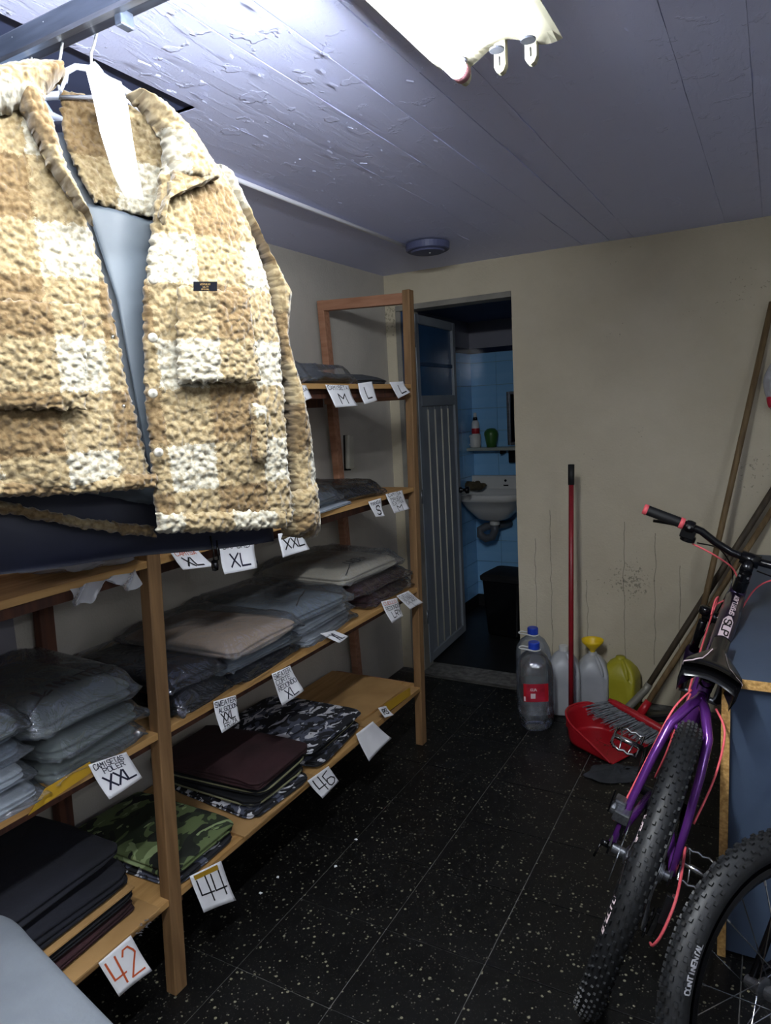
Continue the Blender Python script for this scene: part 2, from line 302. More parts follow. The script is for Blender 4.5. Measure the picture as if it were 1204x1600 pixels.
# ------------------------------------------------------------------ mesh helpers
class MB:
    def __init__(s): s.v = []; s.f = []; s.uv = None
    def add(s, vs, fs):
        n = len(s.v); s.v += [tuple(v) for v in vs]; s.f += [tuple(i+n for i in f) for f in fs]; return s
    def box(s, c, size, rot=None):
        hx, hy, hz = size[0]/2, size[1]/2, size[2]/2
        vs = [Vector((x, y, z)) for x in (-hx, hx) for y in (-hy, hy) for z in (-hz, hz)]
        if rot is not None: vs = [rot @ v for v in vs]
        c = Vector(c)
        return s.add([v+c for v in vs], [(0, 1, 3, 2), (4, 6, 7, 5), (0, 4, 5, 1), (2, 3, 7, 6), (0, 2, 6, 4), (1, 5, 7, 3)])
    def bb(s, x0, x1, y0, y1, z0, z1): return s.box(((x0+x1)/2, (y0+y1)/2, (z0+z1)/2), (x1-x0, y1-y0, z1-z0))
    def tube(s, pts, r, n=10, cap=True, closed=False, flat=1.0):
        pts = [Vector(p) for p in pts]; m = len(pts)
        rs = r if isinstance(r, (list, tuple)) else [r]*m
        up = None; vs = []; fs = []
        for i, p in enumerate(pts):
            if closed: t = pts[(i+1) % m]-pts[i-1]
            else: t = pts[min(i+1, m-1)]-pts[max(i-1, 0)]
            t.normalize()
            if up is None:
                up = Vector((0, 0, 1)) if abs(t.z) < .9 else Vector((1, 0, 0))
            a = up - t*up.dot(t); a.normalize(); b = t.cross(a); up = a
            for k in range(n):
                an = 2*PI*k/n; vs.append(p + (a*math.cos(an) + b*math.sin(an)*flat)*rs[i])
        rng = m if closed else m-1
        for i in range(rng):
            j = (i+1) % m
            for k in range(n):
                k2 = (k+1) % n; fs.append((i*n+k, i*n+k2, j*n+k2, j*n+k))
        if cap and not closed:
            fs.append(tuple(range(n-1, -1, -1))); fs.append(tuple((m-1)*n+k for k in range(n)))
        return s.add(vs, fs)
    def rings(s, rings, closed_profile=False, cap=True):
        n = len(rings[0]); vs = [v for r in rings for v in r]; fs = []; m = len(rings)
        for i in range(m if closed_profile else m-1):
            j = (i+1) % m
            for k in range(n):
                k2 = (k+1) % n; fs.append((i*n+k, i*n+k2, j*n+k2, j*n+k))
        if cap and not closed_profile:
            fs.append(tuple(range(n-1, -1, -1))); fs.append(tuple((m-1)*n+k for k in range(n)))
        return s.add(vs, fs)
    def lathe(s, prof, n=24, c=(0, 0, 0), axis='z', cap=True, rot=None):
        c = Vector(c); R = []
        for r, h in prof:
            ring = []
            for k in range(n):
                a = 2*PI*k/n; x, y = r*math.cos(a), r*math.sin(a)
                v = Vector((x, y, h)) if axis == 'z' else (Vector((h, x, y)) if axis == 'x' else Vector((y, h, x)))
                if rot is not None: v = rot @ v
                ring.append(c+v)
            R.append(ring)
        return s.rings(R, cap=cap)
    def grid(s, P, nu, nv):
        vs = [P(i/nu, j/nv) for j in range(nv+1) for i in range(nu+1)]
        fs = [(j*(nu+1)+i, j*(nu+1)+i+1, (j+1)*(nu+1)+i+1, (j+1)*(nu+1)+i) for j in range(nv) for i in range(nu)]
        return s.add(vs, fs)
    def poly(s, pts, th, nrm):
        """flat shape with thickness"""
        n = len(pts); nrm = Vector(nrm)*th; a = [Vector(p) for p in pts]; b = [p+nrm for p in a]
        return s.add(a+b, [tuple(range(n-1, -1, -1)), tuple(range(n, 2*n))] + [(i, (i+1) % n, n+(i+1) % n, n+i) for i in range(n)])

def put(name, mb, m, parent=None, smooth=False, loc=None, bevel=0, rz=None):
    me = bpy.data.meshes.new(name); me.from_pydata(mb.v, [], mb.f)
    if isinstance(m, str): m = M[m]
    me.materials.append(m)
    if mb.uv is not None:
        ul = me.uv_layers.new(name='UVMap'); idx = np.empty(len(me.loops), dtype=np.int32); me.loops.foreach_get('vertex_index', idx)
        ul.data.foreach_set('uv', np.array(mb.uv, dtype=np.float32)[idx].ravel())
    if smooth: me.polygons.foreach_set('use_smooth', [True]*len(me.polygons))
    me.update()
    o = bpy.data.objects.new(name, me); COL.objects.link(o)
    if parent: o.parent = parent
    if loc is not None: o.location = loc
    if rz is not None: o.rotation_euler = (0, 0, rz)
    if bevel:
        b = o.modifiers.new('bevel', 'BEVEL'); b.width = bevel; b.segments = 2; b.limit_method = 'ANGLE'
    return o

def tag(o, label, cat, group=None):
    o['label'] = label; o['category'] = cat
    if group: o['group'] = group
    return o
def thing(name, label, cat, loc=(0, 0, 0), rz=0, group=None):
    o = bpy.data.objects.new(name, None); COL.objects.link(o); o.location = loc; o.rotation_euler = (0, 0, rz); o.empty_display_size = .1
    return tag(o, label, cat, group)
def struct(name, mb, m, parent=None, bevel=0, smooth=False):
    o = put(name, mb, m, parent, bevel=bevel, smooth=smooth)
    if not parent: o['kind'] = 'structure'
    return o
def recentre(o, c):
    """move a top-level mesh's origin without moving the mesh"""
    c = Vector(c); o.data.transform(Matrix.Translation(-c)); o.location = c

# hand-drawn capitals as pen strokes on a 4 x 6 grid
GL = {'A': '002640 1232', 'B': '000636453303 33413000', 'C': '4536160501103041', 'D': '00062645412000', 'E': '46060040 0333', 'F': '460600 0333',
 'G': '45361605011030414323', 'H': '0006 4046 0343', 'I': '2026', 'J': '4641301001', 'K': '0006 460340', 'L': '060040', 'M': '0006234640', 'N': '00064046',
 'O': '1636454130100105 0516', 'P': '00063645443303', 'R': '00063645443303 2340', 'S': '4536160504133342413010 1001', 'T': '0646 2620', 'U': '060110304146',
 'V': '062046', 'W': '0610233046', 'X': '0046 0640', 'Y': '062346 2320', 'Z': '06460040', '0': '16364541301001051 6', '1': '052620', '2': '05163645440040',
 '3': '0516364544334230100 1', '4': '060242 3630', '6': '36050110304142331302', '7': '064610', '8': '130405163645443313 3342413010010213', '.': '2021', ' ': ''}
def strokes(txt, h, jit=0.0, rnd=None):
    x = 0; out = []; s = h/6
    for ch in txt:
        for st in GL.get(ch, '').split(' '):
            if len(st) >= 4 and len(st) % 2 == 0:
                out.append([(x + int(st[i])*s*.85 + (rnd.uniform(-jit, jit) if rnd else 0), int(st[i+1])*s + (rnd.uniform(-jit, jit) if rnd else 0)) for i in range(0, len(st), 2)])
        x += (2.0 if ch in ' .' else 5.0)*s*.85
    return out, x-.85*s
def ribbon(mb, poly, w, fn, sub=3):
    """a pen stroke of width w laid on the surface fn(x, y)"""
    for (x0, y0), (x1, y1) in zip(poly[:-1], poly[1:]):
        d = math.hypot(x1-x0, y1-y0)
        if d < 1e-6: continue
        nx, ny = -(y1-y0)/d*w/2, (x1-x0)/d*w/2; ex, ey = (x1-x0)/d*w*.35, (y1-y0)/d*w*.35
        vs = []
        for k in range(sub+1):
            t = k/sub; cx = x0-ex+(x1-x0+2*ex)*t; cy = y0-ey+(y1-y0+2*ey)*t
            vs += [fn(cx-nx, cy-ny), fn(cx+nx, cy+ny)]
        mb.add(vs, [(2*k, 2*k+2, 2*k+3, 2*k+1) for k in range(sub)])
def fbm(p, s, o=3): return noise.fractal(Vector(p)*s, .8, 2.1, o)

# ------------------------------------------------------------------ the room
XL, YB, ZC = -1.865, 3.44, 2.2
XR, YF = 1.25, -1.6
T0, T1 = -1.26, 1.27      # a floor joint crossing; tiles are 30 cm
floor = struct('floor', MB().bb(XL-.1, XR+.1, YF, YB+.14, -.06, -.0035), M['grout'])
tm = MB().box((0, 0, -.003), (.2972, .2972, .006))
tile0 = None
for i in range(-3, 9):
    for j in range(-10, 8):
        x0 = T0+.305*i; y0 = T1+.3005*j
        x1, y1 = x0+.305, y0+.3005
        if x0 < XL-.2 or x0 > XR or y1 > YB+.15: continue
        if y0 < -.6: continue
        if tile0 is None:
            tile0 = put('tile', MB().box((0, 0, -.003), (.3018, .2973, .006)), M['terr'], floor, bevel=.0008); t = tile0
        else:
            t = tile0.copy(); COL.objects.link(t)
        t.location = ((x0+x1)/2, (y0+y1)/2, random.uniform(-.0003, .0003)); t.rotation_euler = (random.uniform(-.0012, .0012), random.uniform(-.0012, .0012), random.uniform(-.001, .001))
# dark strip of floor behind camera
struct('floor', MB().bb(XL, XR, YF, -.6, -.003, .0), M['terr'])
struct('trim_1', MB().bb(-1.74, -1.15, YB-.085, YB-.06, -.001, .0035), mat('threshold_strip', '#55534e', '#3a3835', rough=.6, scale=12))
struct('wall_left', MB().bb(XL-.12, XL, YF, YB, 0, ZC+.2), M['walll'])
DX0, DX1, DZ = -1.80, -1.153, 2.04
wb = MB().bb(XL-.12, DX0, YB, YB+.12, 0, ZC+.1).bb(DX1, XR+.1, YB, YB+.12, 0, ZC+.1).bb(DX0, DX1, YB, YB+.12, DZ, ZC+.1)
struct('wall_back', wb, M['wallb'])
M['wallw'] = mat('white_wall_paint', '#9a9a9c', '#a4a4a4', rough=.8, scale=3)
struct('wall_right', MB().bb(XR, XR+.1, YF, YB, 0, ZC+.2), M['wallw'])
struct('wall_front', MB().bb(XL-.1, XR+.1, YF-.1, YF, 0, ZC+.2), M['wallw'])
# ceiling: board-formed slab, painted; a sunk dark field at the upper left
RX, RY = -1.18, 1.318
ce = MB().bb(XL-.1, XR+.1, RY, YB, ZC+.006, ZC+.16).bb(RX, XR+.1, YF, RY, ZC+.006, ZC+.16)
ceiling = struct('ceiling', ce, M['ceil'])
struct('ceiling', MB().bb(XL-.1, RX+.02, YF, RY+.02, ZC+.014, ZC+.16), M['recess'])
gx = [XL-.05, -1.62, -1.478, -1.41, -1.29, RX, -1.076, -.92, -.80, -.677, -.573, -.203, -.064, .58, XR]
rng = random.Random(3)
for gi, (a, b) in enumerate(zip(gx[:-1], gx[1:])):
    y0 = YF if a >= RX-.001 else RY
    dz = (.0011*(12-gi)-.002 + rng.uniform(-.0007, .0007)) if b < -.45 else rng.uniform(-.0002, .0002); w = .0012 if b <= -.47 else .0002
    n = 26; nx = 5; vs = []; mb = MB()
    def P(u, v, a=a, b=b, y0=y0, dz=dz, ph=rng.uniform(0, 9)):
        y = y0+(YB-y0)*v; x = a+(b-a)*u
        e = (noise.noise(Vector((x*2+ph, y*7, 3)))*.004)
        if u < .01: x += w+abs(e)*.5
        elif u > .99: x -= w+abs(e)*.5
        z = ZC+dz + noise.noise(Vector((x*9, y*1.7, ph)))*.0025
        if u > .99 and b < -.45: z -= max(0, e+.0002)*.8
        elif u > .99: z += .0002
        elif u < .01: z += .0003+max(0, -e)*1.2
        return Vector((x, y, z))
    mb.grid(lambda u, v: P(u, v), nx, 60)
    k = len(mb.v); base = list(mb.v)
    edge = []
    for j in range(60):  # sides up to the slab
        for i0 in (0, nx):
            p0, p1 = base[j*(nx+1)+i0], base[(j+1)*(nx+1)+i0]
            mb.add([p0, p1, (p1[0], p1[1], ZC+.03), (p0[0], p0[1], ZC+.03)], [(0, 1, 2, 3)])
    mb.add([base[0], base[nx], (base[nx][0], base[nx][1], ZC+.03), (base[0][0], base[0][1], ZC+.03)], [(0, 1, 2, 3)])
    put('plank', mb, M['ceil'], ceiling)
# raised bead of cable channel along the ceiling to the round box
put('cable_channel', MB().tube([(-1.41, 1.45, ZC-.004), (-1.418, 2.0, ZC-.005), (-1.425, 2.84, ZC-.005)], .0075, 8), mat('pale_channel', '#eeeef6', rough=.6), ceiling, smooth=True)
# flakes of paint hanging from the ceiling: small curled chips
fl = MB(); rf = random.Random(11)
for k in range(170):
    x = rf.choice(gx[4:13]) + rf.gauss(0, .02) if rf.random() < .6 else rf.uniform(-1.7, 0); y = rf.uniform(.7, 3.2) if rf.random() < .4 else rf.uniform(.9, 2.0)
    if x < RX+.02 and y < RY+.03: continue
    L_, W_ = rf.uniform(.002, .011)*rf.choice((.6, 1, 1.5)), rf.uniform(.001, .0035); a = PI/2 + rf.gauss(0, .35)
    c, s = math.cos(a), math.sin(a); z = ZC-.0045; dr = rf.uniform(.0003, .002)
    pts = []
    for u, v in ((-1, -1), (0, -1.3), (1, -.6), (1.1, .5), (.1, 1), (-.9, .8)):
        pts.append((x+u*L_*c-v*W_*s, y+u*L_*s+v*W_*c, z-(dr if v > 0 else 0)))
    fl.add(pts, [(0, 1, 2, 3, 4, 5)])
o = put('paint_flake', fl, M['ceil'], ceiling); o['kind'] = 'stuff'
# round ceiling box
rb = thing('ceiling_junction_box', 'round flat junction box on the ceiling near the doorway, painted blue-grey', 'junction box', (-1.345, 2.90, ZC))
bm_ = mat('ceiling_box_paint', '#4d5273', '#565b7c', rough=.5, scale=9)
put('housing', MB().lathe([(.0, -.030), (.088, -.030), (.095, -.026), (.097, 0), (0, 0)], 36), bm_, rb, smooth=False)
put('cover', MB().lathe([(.0, -.037), (.070, -.037), (.074, -.030), (0, -.030)], 36), bm_, rb)
put('screw', MB().lathe([(.0, -.041), (.004, -.041), (.004, -.036), (0, -.036)], 10, c=(.01, 0, 0)), M['hook'], rb)

# ------------------------------------------------------------------ doorway and bathroom beyond
tr = MB().bb(DX0, DX1, YB-.008, YB+.10, DZ-.028, DZ)
struct('trim_2', tr, M['frame'], bevel=.002)
struct('trim_3', MB().bb(DX0, DX0+.028, YB-.010, YB+.12, 0, DZ-.03), M['frame'], bevel=.002)
struct('trim_4', MB().bb(DX0+.028, DX0+.046, YB+.004, YB+.12, 0, DZ-.03), M['bgap'])
struct('trim_5', MB().bb(DX0+.046, DX0+.078, YB-.004, YB+.11, 0, DZ-.03), M['frame'], bevel=.002)
BX0, BX1, BY0, BY1, BZ = -1.92, -.75, YB+.12, 4.77, 2.07
struct('floor', MB().bb(BX0-.05, BX1+.05, YB+.14, BY1+.05, -.06, -.004), mat('bathroom_floor', '#0e0f11', '#16171a', rough=.5, scale=12))
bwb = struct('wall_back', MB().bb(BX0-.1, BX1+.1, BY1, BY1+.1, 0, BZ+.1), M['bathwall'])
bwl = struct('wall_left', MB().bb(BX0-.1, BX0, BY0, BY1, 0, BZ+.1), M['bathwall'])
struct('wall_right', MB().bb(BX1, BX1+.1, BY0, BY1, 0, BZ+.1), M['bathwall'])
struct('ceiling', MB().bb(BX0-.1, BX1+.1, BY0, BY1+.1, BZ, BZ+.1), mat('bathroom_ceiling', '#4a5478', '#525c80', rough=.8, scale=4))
struct('baseboard_left', MB().bb(BX0, BX0+.012, BY0, BY1, 0, .09), mat('dark_baseboard', '#121316', rough=.5))
struct('baseboard_back', MB().bb(BX0, BX1, BY1-.012, BY1, 0, .09), mat('dark_baseboard_2', '#121316', rough=.5))
put('tile_bed', MB().bb(BX0, BX1, BY1-.005, BY1, .09, 1.85), M['tgrout'], bwb)
put('tile_bed', MB().bb(BX0, BX0+.005, BY0, BY1-.005, .09, 1.85), M['tgrout'], bwl)
tb = None; tl = None
zrows = [.179-.155+.160*k for k in range(12)]
for k in range(12):
    z0, z1 = max(.09, zrows[k]), min(zrows[k]+.16, 1.85)
    if z1-z0 < .02: continue
    for i in range(5):
        if tb is None:
            tb = put('tile', MB().box((0, 0, 0), (.1975, .006, 1)), M['tile'], bwb); t = tb
        else: t = tb.copy(); COL.objects.link(t)
        t.location = (BX0+.1+.2*i, BY1-.008, (z0+z1)/2); t.scale = (1, 1, z1-z0-.003)
        t.rotation_euler = (random.uniform(-.006, .006), 0, random.uniform(-.006, .006))
    for i in range(6):
        if tl is None:
            tl = put('tile', MB().box((0, 0, 0), (.006, .1975, 1)), M['tile'], bwl); t = tl
        else: t = tl.copy(); COL.objects.link(t)
        t.location = (BX0+.008, BY1-.11-.2*i, (z0+z1)/2); t.scale = (1, 1, z1-z0-.003)
put('border_tile', MB().bb(BX0, BX1, BY1-.013, BY1, 1.85, 1.885), M['navytile'], bwb)
put('border_tile', MB().bb(BX0, BX0+.013, BY0, BY1-.013, 1.85, 1.885), M['navytile'], bwl)
# door leaf, swung into the bathroom
dl = bpy.data.objects.new('door_1', None); COL.objects.link(dl); dl['kind'] = 'structure'; dl.location = (-1.735, 3.50, 0); dl.rotation_euler = (0, 0, math.radians(3))
put('door_frame', MB().bb(-.018, .018, 0, .045, .02, 2.0).bb(-.018, .018, .575, .62, .02, 2.0).bb(-.018, .018, .045, .575, 1.95, 2.0).bb(-.018, .018, .045, .575, 1.50, 1.56).bb(-.018, .018, .045, .575, .02, .07), M['door'], dl, bevel=.003)
put('glass_pane', MB().bb(-.006, .002, .045, .575, 1.745, 1.95), M['bglass'], dl)
put('glass_pane', MB().bb(-.006, .002, .045, .575, 1.56, 1.725), M['bglass'], dl)
put('glazing_bar', MB().bb(-.012, .010, .045, .575, 1.725, 1.745), M['bgap'], dl)
for k in range(5):
    y0 = .045+.106*k
    put('panel', MB().bb(-.008, .006, y0+.003, y0+.103, .07, 1.50), M['door'], dl, bevel=.003)
    if 0 < k: put('bead', MB().tube([(.008, y0, .07), (.008, y0, 1.48)], .0055, 8), M['bead'], dl, smooth=True)
hd = put('door_handle', MB().lathe([(0, 0), (.018, 0), (.02, .012), (.010, .02), (.010, .035), (.024, .045), (.022, .062), (0, .066)], 16, c=(.018, .597, .96), axis='x'), M['gblack'], dl, smooth=True)
for z in (.3, 1.0, 1.86): put('hinge', MB().tube([(.012, -.006, z-.04), (.012, -.006, z+.04)], .007, 10), M['steel'], dl, smooth=True)

# wash basin
sk = thing('wash_basin', 'white wall-hung wash basin on the blue tiles of the bathroom', 'sink', (-1.69, BY1-.012, .90))
R = []
def ov(cx, cy, rx, ry, z, back, n=40):
    ring = []
    for k in range(n):
        a = 2*PI*k/n; c, s = math.cos(a), math.sin(a); e = .62
        x = cx+rx*(abs(c)**e)*(1 if c > 0 else -1); y = cy+ry*(abs(s)**e)*(1 if s > 0 else -1)
        ring.append(Vector((x, min(y, back), z)))
    return ring
rings = [ov(0, -.20, .05, .05, -.21, 0), ov(0, -.20, .11, .10, -.19, 0), ov(0, -.20, .18, .15, -.12, 0), ov(0, -.205, .215, .195, -.06, 0), ov(0, -.21, .24, .215, -.05, 0), ov(0, -.21, .245, .22, -.015, 0),
         ov(0, -.21, .24, .215, -.005, 0), ov(0, -.215, .215, .175, -.008, -.06), ov(0, -.215, .19, .15, -.05, -.07), ov(0, -.21, .13, .10, -.11, -.09), ov(0, -.2, .03, .03, -.13, -.1)]
put('basin', MB().rings(rings), M['porc'], sk, smooth=True)
put('splashback', MB().bb(-.235, .235, -.05, -.001, -.02, .085), M['porc'], sk, bevel=.012)
put('overflow_slot', MB().bb(.02, .055, -.054, -.0495, .012, .020), M['gblack'], sk)
put('tap_hole', MB().lathe([(0, 0), (.009, 0), (.009, .004), (0, .004)], 14, c=(.035, -.0535, .05), axis='y'), M['gblack'], sk)
put('waste_nut', MB().lathe([(0, -.245), (.03, -.245), (.035, -.24), (.035, -.205), (0, -.205)], 20, c=(0, -.2, 0)), M['porc'], sk)
put('trap', MB().tube([(0, -.2, -.24), (0, -.2, -.28), (-.02, -.2, -.33), (-.07, -.2, -.345), (-.11, -.2, -.32), (-.115, -.19, -.285), (-.08, -.16, -.265), (0, -.10, -.262), (.05, -.02, -.262)], .028, 14), M['pvc'], sk, smooth=True)
rag = MB()
def rg(u, v):
    a = 2*PI*u; r = .062*math.sin(PI*min(v*.98+.01, 1)); z = .03-.03*math.cos(PI*v)
    n = fbm((math.cos(a)+3, math.sin(a), v*2), 1.6)*.022
    return Vector(((r*1.25+n)*math.cos(a), (r*.8+n)*math.sin(a), max(z*1.0+n*.6, 0)))
rag.grid(rg, 28, 14)
tag(put('rag', rag, M['cloth_brown'], smooth=True, loc=(-1.845, 4.60, .892)), 'crumpled brown cleaning rag on the left rim of the basin', 'rag')
shf = thing('wall_shelf', 'narrow pale shelf on blue tiles above the basin', 'shelf', (-1.65, BY1-.012, 1.19))
put('shelf_board', MB().bb(-.265, .35, -.13, 0, -.022, 0), mat('pale_shelf', '#9fa59c', rough=.3), shf, bevel=.004)
put('bracket', MB().bb(-.03, -.012, -.08, 0, -.05, -.022), M['gblack'], shf)
put('bracket', MB().bb(.25, .268, -.08, 0, -.05, -.022), M['gblack'], shf)
mug = thing('mug', 'white ceramic mug with handle at the left end of the bathroom shelf', 'mug', (-1.865, 4.69, 1.19))
put('cup', MB().lathe([(0, 0), (.034, 0), (.038, .006), (.040, .09), (.037, .092), (.034, .088), (.032, .012), (0, .01)], 28), M['porc'], mug, smooth=True)
put('handle', MB().tube([(-.036, -.002, .076), (-.052, -.006, .078), (-.066, -.008, .062), (-.066, -.008, .040), (-.054, -.006, .022), (-.036, -.002, .02)], .0055, 8), M['porc'], mug, smooth=True)
tube_ = thing('toothpaste_tube', 'white squeeze bottle with a red band and dark top standing in the mug', 'bottle', (-1.862, 4.692, 1.204))
put('body', MB().lathe([(0, 0), (.02, 0), (.026, .03), (.028, .1), (.026, .16), (.016, .18), (0, .182)], 20), M['porc'], tube_, smooth=True)
put('label_band', MB().lathe([(.0262, .082), (.0287, .086), (.0287, .118), (.0283, .122)], 20, cap=False), M['red'], tube_, smooth=True)
put('neck', MB().lathe([(0, .18), (.017, .178), (.016, .195), (.014, .20), (0, .2)], 16), M['gblack'], tube_, smooth=True)
put('cap', MB().lathe([(0, .2), (.012, .2), (.011, .225), (.008, .232), (0, .232)], 16), M['porc'], tube_, smooth=True)
gc = thing('green_cup', 'dark green plastic tumbler upside down on the bathroom shelf', 'cup', (-1.745, 4.69, 1.19))
put('cup', MB().lathe([(0, 0), (.032, 0), (.04, .04), (.05, .09), (.046, .11), (.03, .128), (.012, .132), (0, .133)], 26), M['green'], gc, smooth=True)
mi = thing('mirror', 'tall bathroom mirror with aluminium edge behind the doorway wall', 'mirror', (-1.50, BY1-.012, 1.20))
put('frame', MB().bb(-.14, -.118, -.03, 0, 0, .37).bb(.3, .32, -.03, 0, 0, .37).bb(-.118, .3, -.03, 0, .35, .37).bb(-.118, .3, -.03, 0, 0, .02), M['steel'], mi, bevel=.003)
put('glass', MB().bb(-.118, .3, -.018, -.008, .02, .35), mat('mirror_glass', '#7f8a96', rough=.05, metal=1), mi)
put('holder', MB().bb(-.13, -.08, -.05, -.001, -.125, -.03), M['gblack'], mi, bevel=.006)
bn = thing('waste_bin', 'black plastic waste bin with a lid beneath the basin', 'bin', (-1.49, 4.25, 0), -.1)
def sq(w, d, z, r=.03, n=7, cx=0, cy=0):
    pts = []
    for qx, qy, a0 in ((1, 1, 0), (-1, 1, 90), (-1, -1, 180), (1, -1, 270)):
        for k in range(n):
            a = math.radians(a0+90*k/(n-1)); pts.append(Vector((cx+qx*(w/2-r)+r*math.cos(a), cy+qy*(d/2-r)+r*math.sin(a), z)))
    return pts
put('body', MB().rings([sq(.22, .22, 0), sq(.23, .23, .01), sq(.27, .27, .36), sq(.28, .28, .37)]), M['gblack'], bn, smooth=False)
put('lid', MB().rings([sq(.29, .29, .37), sq(.295, .295, .395), sq(.26, .26, .41), sq(.1, .1, .415)]), M['black'], bn)

# ------------------------------------------------------------------ fluorescent fixture
fx = thing('fluorescent_fixture', 'open white three-lamp ceiling fixture with only one tube lit', 'ceiling light', (-.414, .60, ZC))
FYE = 1.205 - .60
def pan(u, v):
    x = -.106+.212*u; y = -.62+(FYE+.62)*v
    z = -.128 - .006*math.sin(u*PI*2.5)
    if v > .985: z -= .008*math.sin(u*9)
    if v > .999: z += .002
    return Vector((x, y, z))
mbp = MB().grid(pan, 24, 40).bb(-.085, .085, -.60, FYE-.04, -.122, -.004)
put('reflector', mbp, M['metal_white'], fx)
for i, xo in enumerate((-.060, 0.005, .057)):
    s_ = MB()
    pts = [(xo-.010, FYE-.012, -.110), (xo+.010, FYE-.012, -.110), (xo+.010, FYE-.012, -.154), (xo+.006, FYE-.012, -.162), (xo, FYE-.012, -.165), (xo-.006, FYE-.012, -.162), (xo-.010, FYE-.012, -.154)]
    s_.poly(pts, .014, (0, 1, 0))
    so = put('lampholder', s_, M['socket'], fx, bevel=.0015)
    put('pin_slot', MB().box((xo, FYE-.0128, -.147), (.002, .002, .014)), M['gblack'], so)
    put('screw', MB().lathe([(0, 0), (.0022, 0), (.0022, .002), (0, .002)], 8, c=(xo, FYE-.0138, -.132), axis='y'), M['steel'], so)
    put('punched_hole', MB().lathe([(0, 0), (.012, 0), (.012, .003), (0, .003)], 18, c=(xo+.002, FYE-.03, -.1385)), mat('hole_shadow_%d' % i, '#2a2e3a', rough=.9), so)
    s2 = s_
    so2 = so.copy(); COL.objects.link(so2); so2.location = (0, -1.20, 0)
em = bpy.data.materials.new('lit_tube'); em.use_nodes = True; nt = em.node_tree; nt.nodes.clear()
e = N(nt, 'ShaderNodeEmission'); e.inputs[0].default_value = (.90, .95, 1.0, 1); e.inputs[1].default_value = TUBE_STRENGTH
nt.links.new(e.outputs[0], N(nt, 'ShaderNodeOutputMaterial').inputs[0])
tb_ = put('tube', MB().tube([(-.060, -.58, -.150), (-.060, FYE-.035, -.150)], .0150, 20), em, fx, smooth=True)
put('end_cap', MB().tube([(-.060, FYE-.035, -.150), (-.060, FYE-.014, -.150)], .0153, 20), mat('pink_scorched_cap', '#b07a86', rough=.4, metal=.3), tb_, smooth=True)

# added fill lamp: an unseen tube on the right-hand wall, brightening the room
f2 = thing('fluorescent_fixture', 'unseen fill light added on the right wall: white batten with one lit tube', 'fill light', (XR, -.2, 1.95))
put('batten', MB().bb(-.05, 0, -.62, .62, -.035, .035), M['metal_white'], f2, bevel=.004)
em2 = em.copy(); em2.node_tree.nodes['Emission'].inputs[1].default_value = FILL_TUBE_STRENGTH
put('tube', MB().tube([(-.075, -.58, 0), (-.075, .58, 0)], .014, 16), em2, f2, smooth=True)
for s in (1, -1): put('lampholder', MB().bb(-.095, -.05, s*.597-.012, s*.597+.012, -.02, .02), M['socket'], f2, bevel=.003)

# ------------------------------------------------------------------ clothes bar
cb = thing('clothes_bar', 'dark grey square steel bar for hanging clothes under the ceiling', 'rail', (-1.0, .78, 2.085))
put('bar', MB().bb(-.80, .34, -.018, .018, -.013, .021), M['bar'], cb, bevel=.003)
put('lower_lip', MB().bb(-.80, .34, -.022, -.010, -.020, -.013), M['steel'], cb)
put('end_bracket', MB().bb(.176, .190, -.012, .012, -.034, -.012), M['bar'], cb, bevel=.002)
put('end_bracket', MB().bb(-.52, -.50, -.016, .016, .021, .185), M['bar'], cb, bevel=.002)

# ------------------------------------------------------------------ hanging garments
A0 = Vector((-.905, .78, 0)); WV = Vector((.42, .9075, 0)).normalized(); NV = Vector((WV.y, -WV.x, 0))   # NV points at the viewer's side
JR = math.atan2(WV.y, WV.x)
def JS(px, py, t=0.0):
    """(s, z) on the vertical plane through the hook, t metres in front of it"""
    d = (px-602)/FPX*RT + (800-py)/FPX*UP + FW; o = Vector((0, 0, CAMZ))
    k = ((A0-o).dot(NV)+t)/d.dot(NV); p = o+k*d
    return (p-A0).dot(WV), p.z
def interp(pl, v):
    """arc-length interpolation along a polyline of (s, z)"""
    ls = [0]
    for a, b in zip(pl[:-1], pl[1:]): ls.append(ls[-1]+math.hypot(b[0]-a[0], b[1]-a[1]))
    d = v*ls[-1]
    for i in range(len(pl)-1):
        if d <= ls[i+1] or i == len(pl)-2:
            q = (d-ls[i])/max(ls[i+1]-ls[i], 1e-9); return pl[i][0]+(pl[i+1][0]-pl[i][0])*q, pl[i][1]+(pl[i+1][1]-pl[i][1])*q
